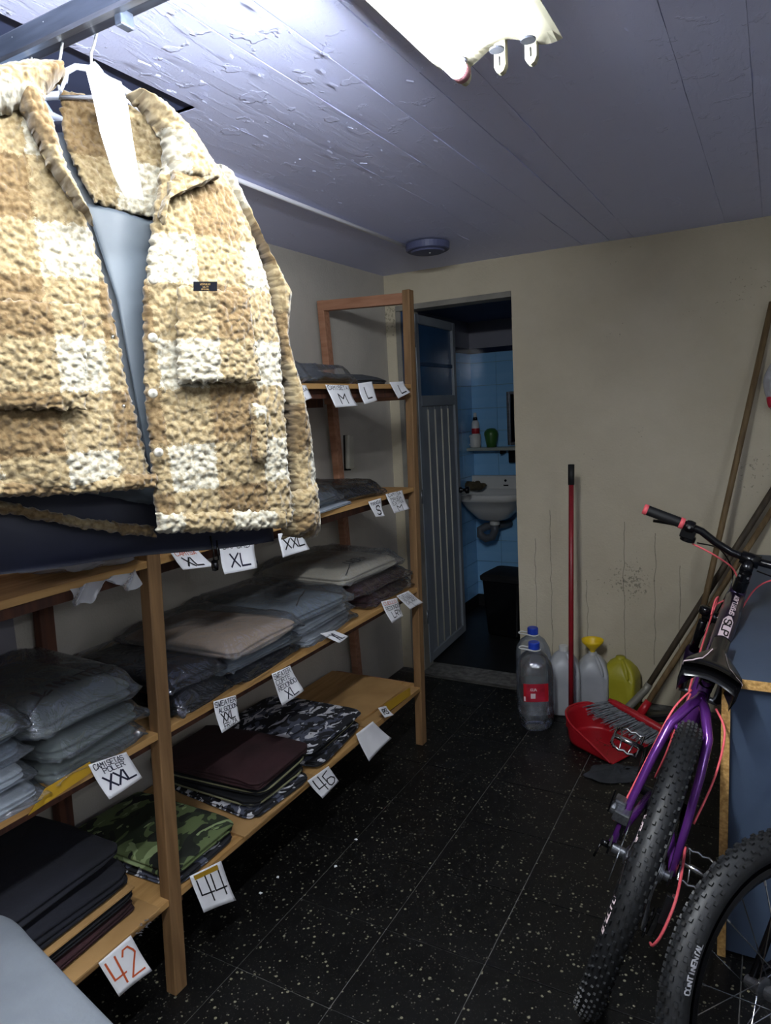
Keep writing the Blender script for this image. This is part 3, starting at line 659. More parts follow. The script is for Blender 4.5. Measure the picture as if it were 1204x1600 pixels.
def slab(left, right, nu, nv, tfn, th, curl=0.0, base=0.0, uvo=(0, 0)):
    """padded cloth panel between two outline curves; local x = s, y = -t (away from viewer), z up"""
    mb = MB(); V = []; UVs = []
    fr = []
    for j in range(nv+1):
        v = j/nv; l = interp(left, v); r = interp(right, v)
        for i in range(nu+1):
            u = i/nu; s = l[0]+(r[0]-l[0])*u; z = l[1]+(r[1]-l[1])*u
            e = min(1, min(u, 1-u)*(nu/7.0)); ev = min(1, min(v, 1-v)*(nv/7.0))
            edge = math.sqrt(max(0, 1-(1-e)**2))*math.sqrt(max(0, 1-(1-ev)**2))
            t = tfn(u, v, s, z)
            d = 0
            if curl:
                q = Vector((s*95, z*95, t*40))
                q += noise.noise_vector(Vector((s, z, 5))*25)*.35
                f1 = noise.voronoi(q)[0][0]
                d = curl*(1-min(f1*f1*2, 1.2)) + curl*.35*noise.noise(Vector((s*210, z*210, 1)))
                if edge < .6:
                    nv3 = noise.noise_vector(Vector((s*120, z*120, 7)))*curl*1.2; s += nv3.x; z += nv3.y
            fr.append((s, z, t+th*.5*edge+d, t-th*.5*edge))
            UVs.append((s+uvo[0], z-base+uvo[1]))
    V = [(s, -a, z-base) for s, z, a, b in fr] + [(s, -b, z-base) for s, z, a, b in fr]
    n = (nu+1)*(nv+1); F = []
    for j in range(nv):
        for i in range(nu):
            a = j*(nu+1)+i; F.append((a, a+nu+1, a+nu+2, a+1)); F.append((n+a, n+a+1, n+a+nu+2, n+a+nu+1))
    for j in range(nv):
        for i0, fl_ in ((0, 0), (nu, 1)):
            a, b = j*(nu+1)+i0, (j+1)*(nu+1)+i0; F.append((a, n+a, n+b, b) if not fl_ else (a, b, n+b, n+a))
    for i in range(nu):
        a = i; F.append((a, a+1, n+a+1, n+a)); a = nv*(nu+1)+i; F.append((a, n+a, n+a+1, a+1))
    mb.add(V, F); mb.uv = UVs+UVs
    return mb
ZB = 1.30
jk = thing('hanging_jacket', 'tan and cream checked boucle fleece jacket hanging open at the front of the bar', 'jacket', (A0.x, A0.y, ZB), JR)
def J(l, t): return [JS(x, y, t) for x, y in l]
def fold(u, v, s, z): return .010*math.sin(s*26+z*4)*(.3+v) + .012*math.sin(s*11+2)*(v)
# back of the jacket (its inside is what shows at the neck and below the hem)
tb0 = -.055
put('back_panel', slab(J([(-150, 180), (-170, 500), (-150, 720)], tb0), J([(290, 225), (375, 450), (430, 640), (440, 825)], tb0), 90, 90, lambda u, v, s, z: tb0+.01*math.sin(s*20), .014, .002, ZB), M['lining'], jk, smooth=True)
put('back_hem', slab(J([(-150, 700), (0, 782), (120, 808), (240, 822)], tb0+.01), J([(-150, 724), (0, 800), (120, 824), (244, 840)], tb0+.01), 14, 170, lambda u, v, s, z: tb0+.012, .02, .004, ZB), M['fleece'], jk, smooth=True)
put('back_yoke', slab(J([(88, 150), (92, 215), (112, 270), (140, 322)], tb0+.012), J([(240, 178), (262, 235), (252, 300), (236, 346)], tb0+.012), 80, 90, lambda u, v, s, z: tb0+.036-.01*math.sin(PI*u), .014, .004, ZB, uvo=(.03, .05)), M['fleece'], jk, smooth=True)
put('lower_lining', slab(J([(70, 135), (80, 230), (132, 318), (180, 470), (222, 690), (60, 790)], tb0+.022)[2:5], J([(240, 346), (228, 460), (228, 600), (246, 800)], tb0+.022), 50, 60, lambda u, v, s, z: tb0+.028+.004*math.sin(s*60), .006, 0, ZB), M['lining'], jk, smooth=True)
# right sleeve (behind the front panel)
ts = -.06
put('sleeve', slab(J([(335, 262), (392, 420), (428, 600), (436, 760), (440, 836)], ts), J([(325, 300), (385, 400), (441, 468), (437, 535), (462, 640), (484, 735), (490, 800), (486, 836)], ts), 45, 150,
    lambda u, v, s, z: ts+.045*math.sin(PI*min(u*.8+.2, 1))+.008*math.sin(z*30+s*40), .05, .0042, ZB, uvo=(.06, .03)), M['fleece'], jk, smooth=True)
put('cuff', slab(J([(434, 770), (438, 842)], ts+.03), J([(489, 752), (493, 812)], ts+.03), 34, 34, lambda u, v, s, z: ts+.035+.03*math.sin(PI*u), .035, .0042, ZB, uvo=(.02, .07)), M['fleece'], jk, smooth=True)
# left front panel
def tl_(u, v, s, z): return .012+.02*math.sin(PI*min(1, u*.9+.1))*(.4+.6*v)+.010*math.sin(s*22+z*7)*v-.02*(1-v)*(1-u)
put('front_panel', slab(J([(-120, 130), (-160, 300), (-175, 500), (-165, 775)], .0), J([(62, 150), (88, 232), (128, 320), (172, 455), (200, 590), (226, 690), (241, 757)], .02), 150, 230, tl_, .022, .0048, ZB), M['fleece'], jk, smooth=True)
# right front panel
def tr_(u, v, s, z): return .018+.022*math.sin(PI*min(1, u*.85+.1))*(.4+.6*v)+.009*math.sin(s*24+z*5+1)*v-.03*(1-v)*u
put('front_panel', slab(J([(262, 200), (238, 345), (224, 470), (224, 600), (232, 700), (242, 826)], .02), J([(345, 260), (390, 355), (416, 440), (433, 530), (438, 690), (443, 818)], 0), 130, 230, tr_, .022, .0048, ZB, uvo=(.012, 0)), M['fleece'], jk, smooth=True)
put('hem', slab(J([(-165, 752), (0, 752), (120, 750), (240, 738)], .03), J([(-165, 790), (0, 776), (120, 772), (243, 762)], .03), 18, 220, lambda u, v, s, z: .034, .024, .0045, ZB, uvo=(0, .1)), M['fleece'], jk, smooth=True)
put('hem', slab(J([(240, 800), (340, 798), (440, 794)], .03), J([(243, 832), (340, 830), (444, 824)], .03), 18, 130, lambda u, v, s, z: .038, .026, .0045, ZB, uvo=(.08, .1)), M['fleece'], jk, smooth=True)
# collar: left leaf folds over the shoulder, right leaf turns back
put('collar', slab(J([(-60, 118), (0, 104), (45, 97), (92, 106)], .03), J([(-30, 175), (20, 168), (60, 158), (98, 124)], .05), 34, 90, lambda u, v, s, z: .03+.03*math.sin(PI*u), .03, .0045, ZB, uvo=(.05, 0)), M['fleece'], jk, smooth=True)
put('collar', slab(J([(0, 112), (28, 170), (72, 260), (120, 330)], .03), J([(52, 118), (80, 180), (104, 262), (148, 352)], .05), 34, 110, lambda u, v, s, z: .04+.012*math.sin(PI*u), .03, .0045, ZB, uvo=(.1, .07)), M['fleece'], jk, smooth=True)
put('collar', slab(J([(196, 150), (215, 165), (250, 215), (262, 268), (262, 285)], .03), J([(218, 146), (262, 162), (308, 205), (345, 262), (345, 276)], .05), 60, 80, lambda u, v, s, z: .030+.026*math.sin(PI*u), .028, .0045, ZB, uvo=(.02, .02)), M['fleece'], jk, smooth=True)
put('collar', slab(J([(262, 272), (258, 300), (240, 345)], .03), J([(345, 262), (344, 276), (262, 310), (255, 352)], .05), 50, 34, lambda u, v, s, z: .046, .026, .0045, ZB, uvo=(.09, .09)), M['fleece'], jk, smooth=True)
# chest pockets with flap, slanted hand pocket
put('pocket', slab(J([(275, 446), (276, 600)], .05), J([(388, 462), (404, 596)], .05), 70, 80, lambda u, v, s, z: .052+.006*math.sin(PI*u), .014, .0042, ZB, uvo=(.0, .0)), M['fleece'], jk, smooth=True)
put('pocket', slab(J([(-20, 468), (-14, 640)], .05), J([(128, 476), (136, 640)], .05), 80, 90, lambda u, v, s, z: .052+.006*math.sin(PI*u), .014, .0042, ZB, uvo=(.0, .0)), M['fleece'], jk, smooth=True)
put('pocket_welt', slab(J([(386, 630), (388, 720)], .04), J([(410, 634), (412, 722)], .04), 18, 60, lambda u, v, s, z: .052, .016, .0035, ZB, uvo=(.03, .05)), M['fleece'], jk, smooth=True)
def jlocal(px, py, t): s, z = JS(px, py, t); return Vector((s, -t, z-ZB))
for px, py in ((239, 437), (238, 528), (238, 615), (247, 707)):
    c = jlocal(px, py, .052); put('snap', MB().lathe([(0, 0), (.0075, 0), (.0075, .003), (.005, .0055), (0, .006)], 16, c=c, axis='y', rot=Matrix.Diagonal((1, -1, 1))), M['snap'], jk, smooth=True)
for px, py in ((176, 527), (193, 635)):
    c = jlocal(px, py, .052); put('snap', MB().lathe([(0, 0), (.0032, 0), (.0032, .002), (0, .004)], 12, c=c, axis='y', rot=Matrix.Diagonal((1, -1, 1))), M['chrome'], jk, smooth=True)
bl = MB().grid(lambda u, v: jlocal(302+37*u, 455-15*v, .088), 6, 3)
bp_ = put('brand_patch', bl, M['brand'], jk)
mt = MB()
for k, (tx, hh, yy) in enumerate((('WORKWEAR', 2.8, 444), ('QUALITY', 2.2, 448), ('ORIGINAL', 2.2, 451.5))):
    st, wd_ = strokes(tx, hh)
    for p in st: ribbon(mt, p, .28, lambda x, y, yy=yy, wd_=wd_: jlocal(320.5-wd_/2+x, yy-y+1.5, .0890), 1)
put('stitching', mt, M['gold'], bp_)
nl = put('neck_label', MB().grid(lambda u, v: jlocal(203+9*u, 246+30*v, tb0+.034), 2, 2), mat('neck_label_white', '#e4d8cc', rough=.7), jk)
put('print', MB().grid(lambda u, v: jlocal(205+5*u, 250+8*v, tb0+.0355), 1, 1).grid(lambda u, v: jlocal(205+6*u, 264+7*v, tb0+.0355), 1, 1), M['red'], nl)
# its hanger
def hanger(name, label, t0, topx, tip, shoulders=True, px0=148, py0=42):
    hg = thing(name, label, 'hanger', (A0.x, A0.y, ZB), JR)
    h = lambda x, y: jlocal(x, y, t0)
    put('hook', MB().tube([h(px0-12, py0+4), h(px0-7, py0-6), h(px0, py0-4), h(px0+3, py0+10), h(px0-1, py0+28), h(px0-6, py0+42), h(px0-5, py0+60)], .0021, 8), M['hook'], hg, smooth=True)
    return hg, h
hg, h = hanger('hanger', 'clear plastic hanger with wire hook holding the checked fleece jacket', -.008, 0, 0)
put('arms', MB().tube([h(100, 128), h(103, 112), h(118, 104), h(143, 108), h(185, 134), h(240, 172), h(300, 226)], [.005, .005, .0045, .006, .0045, .0045, .004], 8), M['hanger'], hg, smooth=True)
put('arms', MB().tube([h(100, 128), h(92, 152), h(150, 152), h(200, 158), h(290, 222)], .0035, 8), M['hanger'], hg, smooth=True)
put('hook_boss', MB().poly([h(134, 108), h(140, 102), h(146, 98), h(152, 104), h(160, 114), h(150, 112)], .006, (0, -1, 0)), M['hanger'], hg)
for i, (dx, dy, lab) in enumerate(((-54, 24, 'wire hook hanger on the bar, next to the front jacket hook'), (-102, 42, 'wire hook hanger third from the right end of the bar'), (-130, 14, 'wire hook hanger farthest left on the bar, its curled tip showing'))):
    hh_ = thing('hanger', lab, 'hanger', (A0.x-.052-.075*i, A0.y, ZB), JR)
    q = jlocal(148, 42, 0); zc = q.z
    hk = [(-.010, zc-.004), (-.014, zc+.012), (-.004, zc+.026), (.010, zc+.020), (.012, zc+.002), (.004, zc-.03), (-.004, zc-.06), (-.003, zc-.085)]
    put('hook', MB().tube([(s-.004, .0, z) for s, z in hk], .0021, 8), M['hook'], hh_, smooth=True)
    put('arms', MB().tube([(s, 0, zc-.085-abs(s)*.28) for s in (-.10, -.06, -.03, 0, .03, .06, .10)], [.004, .005, .006, .007, .006, .005, .004], 8), M['hanger'], hh_, smooth=True)
# paper tag pinned to the hanger
tg = MB(); to = .008
L_ = J([(133, 106), (148, 215), (166, 285), (181, 320)], to+.02); R_ = J([(188, 130), (196, 165), (203, 250), (207, 327)], to+.02)
tg.grid(lambda u, v: Vector((interp(L_, v)[0]*(1-u)+interp(R_, v)[0]*u, -(to+.02+.05*v+.004*math.sin(v*5+u*2)), interp(L_, v)[1]*(1-u)+interp(R_, v)[1]*u-ZB)), 8, 20)
tgo = put('paper_tag', tg, M['paper'], smooth=True, loc=(A0.x, A0.y, ZB), rz=JR); tag(tgo, 'long blank strip of white paper pinned to the front hanger, over the jacket collar', 'paper tag')
sm = tgo.modifiers.new('thick', 'SOLIDIFY'); sm.thickness = .0006
# garments behind it
nj = thing('hanging_jacket', 'navy nylon jacket hanging just behind the checked fleece jacket, only its hem showing', 'jacket', (A0.x-.075, A0.y+.0, ZB), JR)
def JJ(l, off):
    o = []
    for x, y in l: o.append(JS(x, y, off))
    return o
tn = -.15
put('body', slab(JJ([(-160, 210), (-170, 500), (-160, 905)], tn), JJ([(190, 210), (280, 340), (380, 520), (425, 700), (434, 838)], tn), 60, 60, lambda u, v, s, z: -.035+.012*math.sin(s*18+z*3), .05, .0, ZB), M['navycloth'], nj, smooth=True)
q0 = jlocal(328, 842, tn)
put('drawcord', MB().tube([(q0.x, -.0+.0, q0.z+.02), (q0.x+.004, .0, q0.z-.01), (q0.x+.002, .0, q0.z-.03), (q0.x+.012, .0, q0.z-.026), (q0.x+.012, 0, q0.z+.01)], .0018, 6), M['gblack'], nj, smooth=True)
put('cord_stop', MB().lathe([(0, -.011), (.006, -.009), (.007, 0), (.006, .009), (0, .011)], 12, c=(q0.x+.004, 0, q0.z-.036)), M['gblack'], nj, smooth=True)
gj = thing('hanging_jacket', 'blue-grey garment hanging behind the navy jacket, glimpsed through the open collar', 'jacket', (A0.x-.16, A0.y, ZB), JR)
put('body', slab(JJ([(-150, 160), (-170, 500), (-160, 760)], -.2), JJ([(95, 128), (150, 220), (230, 500), (230, 760)], -.2), 40, 50, lambda u, v, s, z: -.02+.012*math.sin(s*18), .03, .0, ZB), M['greycloth'], gj, smooth=True)

# ------------------------------------------------------------------ the wooden rack
RXF, RXB = -1.34, -1.80
rk = thing('wooden_rack', 'long rough timber rack with four shelves along the left wall', 'shelving rack', (-1.58, 1.2, 0))
def rp(name, mb, m, **k): 
    o = put(name, mb, m, rk, **k); o.location = (1.58, -1.2, 0); return o
def leanbox(x0, x1, y0a, y0b, w, z0, z1):
    vs = [(x, y, z) for z, ya in ((z0, y0a), (z1, y0b)) for x, y in ((x0, ya), (x1, ya), (x1, ya+w), (x0, ya+w))]
    return MB().add(vs, [(3, 2, 1, 0), (4, 5, 6, 7), (0, 1, 5, 4), (1, 2, 6, 5), (2, 3, 7, 6), (3, 0, 4, 7)])
post = leanbox
rp('post', post(RXF-.035, RXF, 1.122, 1.222, .042, 0, 1.95), M['post'], bevel=.003)
rp('post', post(RXF-.035, RXF, 2.612, 2.690, .042, 0, 1.985), M['post'], bevel=.003)
rp('post', post(RXF-.035, RXF, -.36, -.34, .042, 0, 1.95), M['post'], bevel=.003)
rp('post', post(RXB-.035, RXB, 1.155, 1.215, .045, 0, 1.95), M['darkwood'], bevel=.003)
rp('post', post(RXB-.035, RXB, 2.845, 2.735, .045, 0, 2.0), M['rail'], bevel=.003)
def slope(name, x0, x1, y0, y1, z0, z1, w, hgt, m):
    vs = []
    for (x, y, z) in ((x0, y0, z0), (x1, y1, z1)):
        vs += [(x, y-w/2, z), (x, y+w/2, z), (x, y+w/2, z+hgt), (x, y-w/2, z+hgt)]
    return rp(name, MB().add(vs, [(0, 3, 2, 1), (4, 5, 6, 7), (0, 1, 5, 4), (1, 2, 6, 5), (2, 3, 7, 6), (3, 0, 4, 7)]), m, bevel=.002)
slope('crossbar', RXB-.03, RXF-.035, 2.757, 2.712, 1.955, 1.930, .035, .045, M['rail'])
LEV = [.27, .72, 1.16, 1.595]
for k, z in enumerate(LEV):
    # two boards to a level, plus the bearers under them
    y1 = 2.655 if k < 3 else 2.70
    rp('shelf_board', MB().bb(RXF-.235, RXF-.004, -.36, y1, z-.018, z), M['board'], bevel=.0015)
    rp('shelf_board', MB().bb(RXB-.03, RXF-.24, -.36, y1, z-.018, z-.001), M['board'], bevel=.0015)
    for yy in (1.17, 2.66+(.02*k)):
        rp('bearer', MB().bb(RXB-.03, RXF-.036, yy-.012+.03, yy+.012+.03, z-.062, z-.019), M['rail'] if yy > 2 else M['darkwood'], bevel=.001)
    rp('back_rail', MB().bb(RXB-.036, RXB-.012, -.36, 2.70, z-.075, z-.019), M['darkwood'], bevel=.001)
    rp('front_rail', MB().bb(RXF-.060, RXF-.037, -.36, 2.60, z-.050, z-.019), M['darkwood'], bevel=.001)

# ------------------------------------------------------------------ folded garments
def folded(w, d, h, seed, layers=2, nr=84, puff=.25, wr=1.0, drop=0.0):
    """folded cloth: superelliptic footprint, fold layers showing round the side, creased top"""
    mb = MB(); R = []; prof = [(.0, 0), (.55, 0), (.93, 0)]
    for k in range(13):
        t = k/12; prof.append((.955+.045*abs(math.sin(PI*layers*t)), t*.86+.02))
    prof += [(.90, .95), (.78, .985), (.62, 1.0), (.45, 1.0), (.28, 1.0), (.12, 1.0), (.02, 1.0)]
    for r, zf in prof:
        ring = []
        for k in range(nr):
            a = 2*PI*k/nr; c, s = math.cos(a), math.sin(a); e = 2/11
            x = w/2*math.copysign(abs(c)**e, c)*r; y = d/2*math.copysign(abs(s)**e, s)*r
            nz = fbm((x*4+seed*3.1, y*4, seed), 1.5)
            nr_ = noise.noise(Vector((c*2+seed, s*2, zf*2.2)))
            x *= 1+.045*nr_*wr; y *= 1+.045*noise.noise(Vector((c*2, s*2+seed, zf*2.2)))*wr
            z = h*zf
            if zf > .3:
                dome = puff*(1-(x/(w/2))**2*.8)*(1-(y/(d/2))**2*.8)
                cr = abs(fbm((x*7, y*5, seed+4), 1.2))*.10
                z = z*(1-puff+dome) + h*wr*(.16*nz-.5*cr)*min(1, zf)
                z -= drop*max(0, x/(w/2))**2*h
            ring.append(Vector((x, y, max(z, 0.0))))
        R.append(ring)
    mb.rings(R)
    return mb
def bagshell(w, d, h, seed, nr=90):
    mb = MB(); R = []
    prof = [(.0, -.0005), (.6, -.0005), (.98, 0), (1.05, .10), (1.12, .22), (1.145, .30), (1.12, .36), (1.05, .62), (.99, .92), (.9, 1.06), (.7, 1.10), (.45, 1.12), (.2, 1.12), (.02, 1.12)]
    for r, zf in prof:
        ring = []
        for k in range(nr):
            a = 2*PI*k/nr; c, s = math.cos(a), math.sin(a); e = 2/11
            x = w/2*math.copysign(abs(c)**e, c)*r; y = d/2*math.copysign(abs(s)**e, s)*r
            nz = fbm((x*9+seed, y*9, seed*2), 1.5); j = noise.noise(Vector((c*5+seed, s*5, zf*3)))
            x *= 1+.03*j; y *= 1+.03*noise.noise(Vector((c*5, s*5+seed, 3)))
            z = h*zf*(1.02) + (.010*nz if .05 < zf else 0) + (.004 if zf > 1 else 0)
            if .15 < zf < .4: z += .012*noise.noise(Vector((a*3, seed, 0)))
            ring.append(Vector((x, y, max(z, 0.0004 if zf > .01 else 0))))
        R.append(ring)
    return mb.rings(R)
def topz(mb, x, y):
    near = sorted(((v[0]-x)**2+(v[1]-y)**2, v[2]) for v in mb.v[-84*8:])[:4]
    return max(z for d, z in near)+.001

gid = [0]
def garment(label, cx, cy, z, w, d, h, m, rz=0, bag=None, layers=2, puff=.25, seed=None, name='folded_sweater', cat='sweater', group=None, text=None, seam=None, wr=1.0, piping=None):
    gid[0] += 1; sd = seed or gid[0]*1.37
    g = thing(name, label, cat, (cx, cy, z), rz, group)
    mb = folded(w, d, h, sd, layers, puff=puff, wr=wr)
    put('cloth', mb, M[m], g, smooth=True)
    if text:
        s_, px_, py_, hh, wd_ = text; mt_ = MB(); st, W_ = strokes(s_, hh)
        def fn(x, y): X, Y = px_-y, py_+x-W_/2; return Vector((X, Y, topz(mb, X, Y)+.002))
        for p in st: ribbon(mt_, p, wd_, fn, 2)
        put('print', mt_, M['black_ink'], g)
    if seam:
        ms = MB(); pts = []
        for k in range(13):
            t = k/12; X = seam[0]+(seam[2]-seam[0])*t; Y = seam[1]+(seam[3]-seam[1])*t; pts.append(Vector((X, Y, topz(mb, X, Y)+.002)))
        ms.tube(pts, .0022, 6); put('drawstring', ms, M['black_ink'], g, smooth=True)
    if piping:
        mp_ = MB(); R = []
        for r, zf in ((1.0, piping[0]), (1.02, piping[0]+.03), (1.02, piping[0]+.14), (1.0, piping[0]+.18)):
            R.append([Vector((w/2*math.copysign(abs(math.cos(a))**(2/7), math.cos(a))*r, d/2*math.copysign(abs(math.sin(a))**(2/7), math.sin(a))*r, h*zf)) for a in [2*PI*k/60 for k in range(60)]])
        mp_.rings(R, cap=False); put('waistband', mp_, M[piping[1]], g, smooth=True)
    if bag:
        put('plastic_bag', bagshell(w, d, h, sd), M[bag], g, smooth=True)
    return g
E0 = .0012
# --- third board from the floor down: middle shelf, far bay, right to left
z = LEV[1]
garment('lower dark maroon knit sweater in the stack under the cream one', -1.575, 2.46, z+E0, .40, .38, .052, 'maroon_knit', .02, 'bagd', group=None)
garment('upper dark maroon knit sweater, directly under the cream one', -1.58, 2.41, z+.062, .41, .40, .050, 'maroon_knit', -.05, 'bagd')
garment('cream sweater in a clear bag with black lettering, topmost by the far post', -1.60, 2.36, z+.123, .42, .42, .062, 'cream_cotton', -.04, 'bag', text=('UNDER', .155, -.01, .038, .0085), seam=(.15, -.07, .195, -.17), puff=.4)
garment('bottom light grey sweater of the middle stack with its edge folded out', -1.560, 1.965, z+E0, .40, .36, .042, 'light_grey_cotton', .12, 'bag')
garment('second light grey sweater from the bottom of the middle stack', -1.57, 1.94, z+.051, .42, .34, .040, 'light_grey_cotton', .03, 'bag')
garment('blue-grey sweater with a thin black line on top of the middle stack', -1.57, 1.89, z+.099, .46, .37, .050, 'slate_cotton', -.04, 'bag', seam=(.10, .10, .19, -.06), puff=.4)
garment('navy garment in a clear bag at the bottom of the beige-topped stack', -1.545, 1.61, z+E0, .37, .32, .045, 'navy_cotton', .05, 'bagd')
garment('slate grey sweater in a bag right beneath the beige one', -1.545, 1.59, z+.054, .40, .33, .040, 'slate_cotton', .0, 'bag')
garment('beige folded sweater topping the stack left of the middle one', -1.53, 1.57, z+.102, .44, .32, .050, 'beige_cotton', .04, 'bag', puff=.4)
garment('lower black bagged sweater beside the near post', -1.56, 1.335, z+E0, .40, .21, .052, 'black_cotton', .05, 'bagd')
garment('upper black bagged sweater beside the near post', -1.58, 1.33, z+.062, .42, .21, .050, 'navy_cotton', -.02, 'bagd')
# near bay
garment('grey-green sweater at the bottom of the bagged stack by the near post', -1.56, .99, z+E0, .40, .25, .046, 'grey_green_cotton', .03, 'bag')
garment('second grey-green sweater from the bottom left of the near post', -1.55, .985, z+.056, .41, .25, .048, 'grey_green_cotton', .09, 'bag')
garment('large grey-green sweater with black lettering, topmost of the stack left of the near post', -1.57, .98, z+.116, .43, .27, .072, 'grey_green_cotton', -.02, 'bag', text=('LIMITED', .135, .045, .040, .0085), seam=(.12, -.03, .185, -.12), puff=.4)
lb = garment('lowest pale grey bagged sweater with a white size sticker at the left edge', -1.56, .71, z+E0, .42, .26, .040, 'light_grey_cotton', .02, 'bag')
st_ = MB().grid(lambda u, v: Vector((.125+.035*(1-v)+.012*u, -.02+.11*u, .050+.002*math.sin(u*6)-.010*(1-v))), 8, 3)
so_ = put('size_sticker', st_, M['paper'], lb)
mt = MB()
for tx, u0, v0, hh in (('ART 7268', .08, .55, .012), ('T XXL', .2, .12, .012)):
    for p in strokes(tx, hh)[0]: ribbon(mt, p, .0018, lambda x, y, u0=u0, v0=v0: Vector((.125+.035*(1-(v0+y/.035))+.012*(u0+x/.14), -.02+.11*(u0+x/.14), .0525+.002*math.sin((u0+x/.14)*6)-.010*(1-(v0+y/.035)))), 1)
put('lettering', mt, M['black_ink'], so_)
garment('second pale grey bagged sweater from the bottom at the left edge', -1.57, .70, z+.050, .42, .26, .040, 'light_grey_cotton', -.03, 'bag')
garment('third pale grey bagged sweater from the bottom at the left edge', -1.58, .70, z+.099, .42, .26, .040, 'slate_cotton', .02, 'bag')
garment('dark green-grey bagged sweater on top of the pile at the left edge', -1.57, .695, z+.148, .42, .26, .060, 'grey_green_cotton', .02, 'bag', puff=.4)
# --- bottom shelf
z = LEV[0]
def cardboard(label, pts, z0, th=.006, m='card', name='cardboard_sheet', bendz=0):
    mb = MB().poly([(x, y, 0) for x, y in pts], th, (0, 0, 1))
    cx = sum(p[0] for p in pts)/len(pts); cy = sum(p[1] for p in pts)/len(pts)
    o = put(name, mb, M[m], bevel=.001); o.location.z = z0; recentre_xy(o, cx, cy); tag(o, label, 'cardboard'); return o
def recentre_xy(o, cx, cy):
    o.data.transform(Matrix.Translation((-cx, -cy, 0))); o.location.x += cx; o.location.y += cy
cardboard('brown cardboard sheet at the far end of the bottom shelf, lower one', [(-1.345, 2.18), (-1.336, 2.595), (-1.62, 2.60), (-1.66, 2.20)], z+E0)
cardboard('creased cardboard flap lying on the lower sheet at the far end of the bottom shelf', [(-1.40, 2.22), (-1.385, 2.57), (-1.47, 2.61), (-1.64, 2.60), (-1.65, 2.21)], z+.009, .01)
cardboard('flat cardboard between the two camouflage piles on the bottom shelf', [(-1.335, 1.425), (-1.337, 1.80), (-1.78, 1.82), (-1.79, 1.44)], z+E0)
cardboard('long cardboard strip lining the bottom shelf under the navy trousers', [(-1.332, .62), (-1.334, 1.10), (-1.78, 1.10), (-1.78, .62)], z+E0)
G = dict(name='folded_trousers', cat='trousers')
garment('grey camouflage trousers, lower pair of the pile right of the maroon ones', -1.56, 1.985, z+.0085, .40, .34, .038, 'camo_grey', .10, None, layers=3, piping=None, **G)
garment('dark trousers with pale waistband between the two grey camouflage pairs', -1.57, 1.98, z+.048, .40, .33, .022, 'black_cotton', .05, None, layers=2, piping=(.3, 'olive_piping'), **G)
garment('grey, black and white camouflage trousers on top of the far pile', -1.57, 1.975, z+.072, .44, .36, .030, 'camo_grey', .0, None, layers=2, **G)
garment('grey camouflage trousers at the bottom of the maroon-topped pile', -1.545, 1.645, z+.0085, .40, .28, .030, 'camo_grey', -.08, None, layers=2, **G)
garment('dark trousers with an olive waistband in the maroon-topped pile', -1.56, 1.64, z+.040, .41, .27, .035, 'black_cotton', -.02, None, layers=2, piping=(.15, 'olive_piping'), **G)
garment('black trousers with pale edge under the maroon trousers', -1.55, 1.635, z+.078, .42, .27, .028, 'black_cotton', .06, None, layers=2, piping=(.4, 'olive_piping'), **G)
garment('dark maroon trousers folded on top of the middle pile of the bottom shelf', -1.55, 1.63, z+.108, .44, .29, .040, 'wine_cotton', .04, None, layers=3, **G)
garment('black and white patterned trousers under the green camouflage pair', -1.555, 1.285, z+E0, .40, .25, .028, 'camo_grey', .04, None, layers=2, **G)
garment('green camouflage trousers folded just right of the near post', -1.56, 1.290, z+.031, .42, .26, .045, 'camo_green', .0, None, layers=2, wr=.8, **G)
garment('dark wine trousers at the bottom of the near pile', -1.565, .89, z+.0085, .38, .36, .036, 'wine_cotton', .03, None, layers=3, **G)
garment('black trousers above the wine pair at the bottom of the near pile', -1.57, .89, z+.046, .39, .36, .030, 'black_cotton', .0, None, layers=2, **G)
cardboard('thin cardboard strip poking out between the navy trousers of the near pile', [(-1.365, .72), (-1.372, 1.06), (-1.70, 1.06), (-1.70, .72)], z+.0775, .006)
garment('thick dark navy trousers on the near pile above the cardboard strip', -1.58, .89, z+.085, .40, .36, .07, 'dark_navy_trouser', .0, None, layers=3, **G)
garment('dark navy trousers topping the near pile of the bottom shelf', -1.59, .89, z+.157, .38, .35, .05, 'dark_navy_trouser', .04, None, layers=2, **G)
# --- third shelf
z = LEV[2]
garment('flat white-grey shirt on the third shelf with a dark pen mark', -1.48, 1.99, z+E0, .30, .34, .014, 'light_grey_cotton', .1, None, name='folded_shirt', cat='shirt', seam=(.09, .02, .12, -.04))
garment('blue-grey bagged shirt on the third shelf beside the jacket sleeve', -1.53, 1.94, z+.018, .34, .34, .045, 'slate_cotton', .15, 'bag', name='folded_shirt', cat='shirt', puff=.4)
garment('black bagged shirt lying on the third shelf near the far post', -1.58, 2.26, z+E0, .40, .34, .052, 'black_cotton', -.12, 'bagd', name='folded_shirt', cat='shirt', puff=.5)
cr = MB()
def crum(u, v):
    a = 2*PI*u; ph = PI*v; r = .5+.18*fbm((math.cos(a)*1.4, math.sin(a)*1.4, v*3), 1.6)
    return Vector((.10*r*2*math.sin(ph)*math.cos(a), .15*r*2*math.sin(ph)*math.sin(a), .035-.035*math.cos(ph)*(1+.4*fbm((a, v, 1), 2))))
cr.grid(crum, 40, 20)
tag(put('crumpled_bag', cr, M['bagw'], smooth=True, loc=(-1.43, 1.08, LEV[2]+.002)), 'crumpled white plastic bag on the third shelf left of the near post', 'bag')
hangp = MB().grid(lambda u, v: Vector((RXF+.006+.01*math.sin(u*17+v*3), .955+.19*u, LEV[2]+.0-.012-(.028+.018*math.sin(u*9)+.012*noise.noise(Vector((u*9, 0, 0))))*v)), 40, 6)
tag(put('plastic_sheet', hangp, M['bagw'], smooth=True), 'torn white plastic hanging over the third shelf edge left of the near post', 'bag')
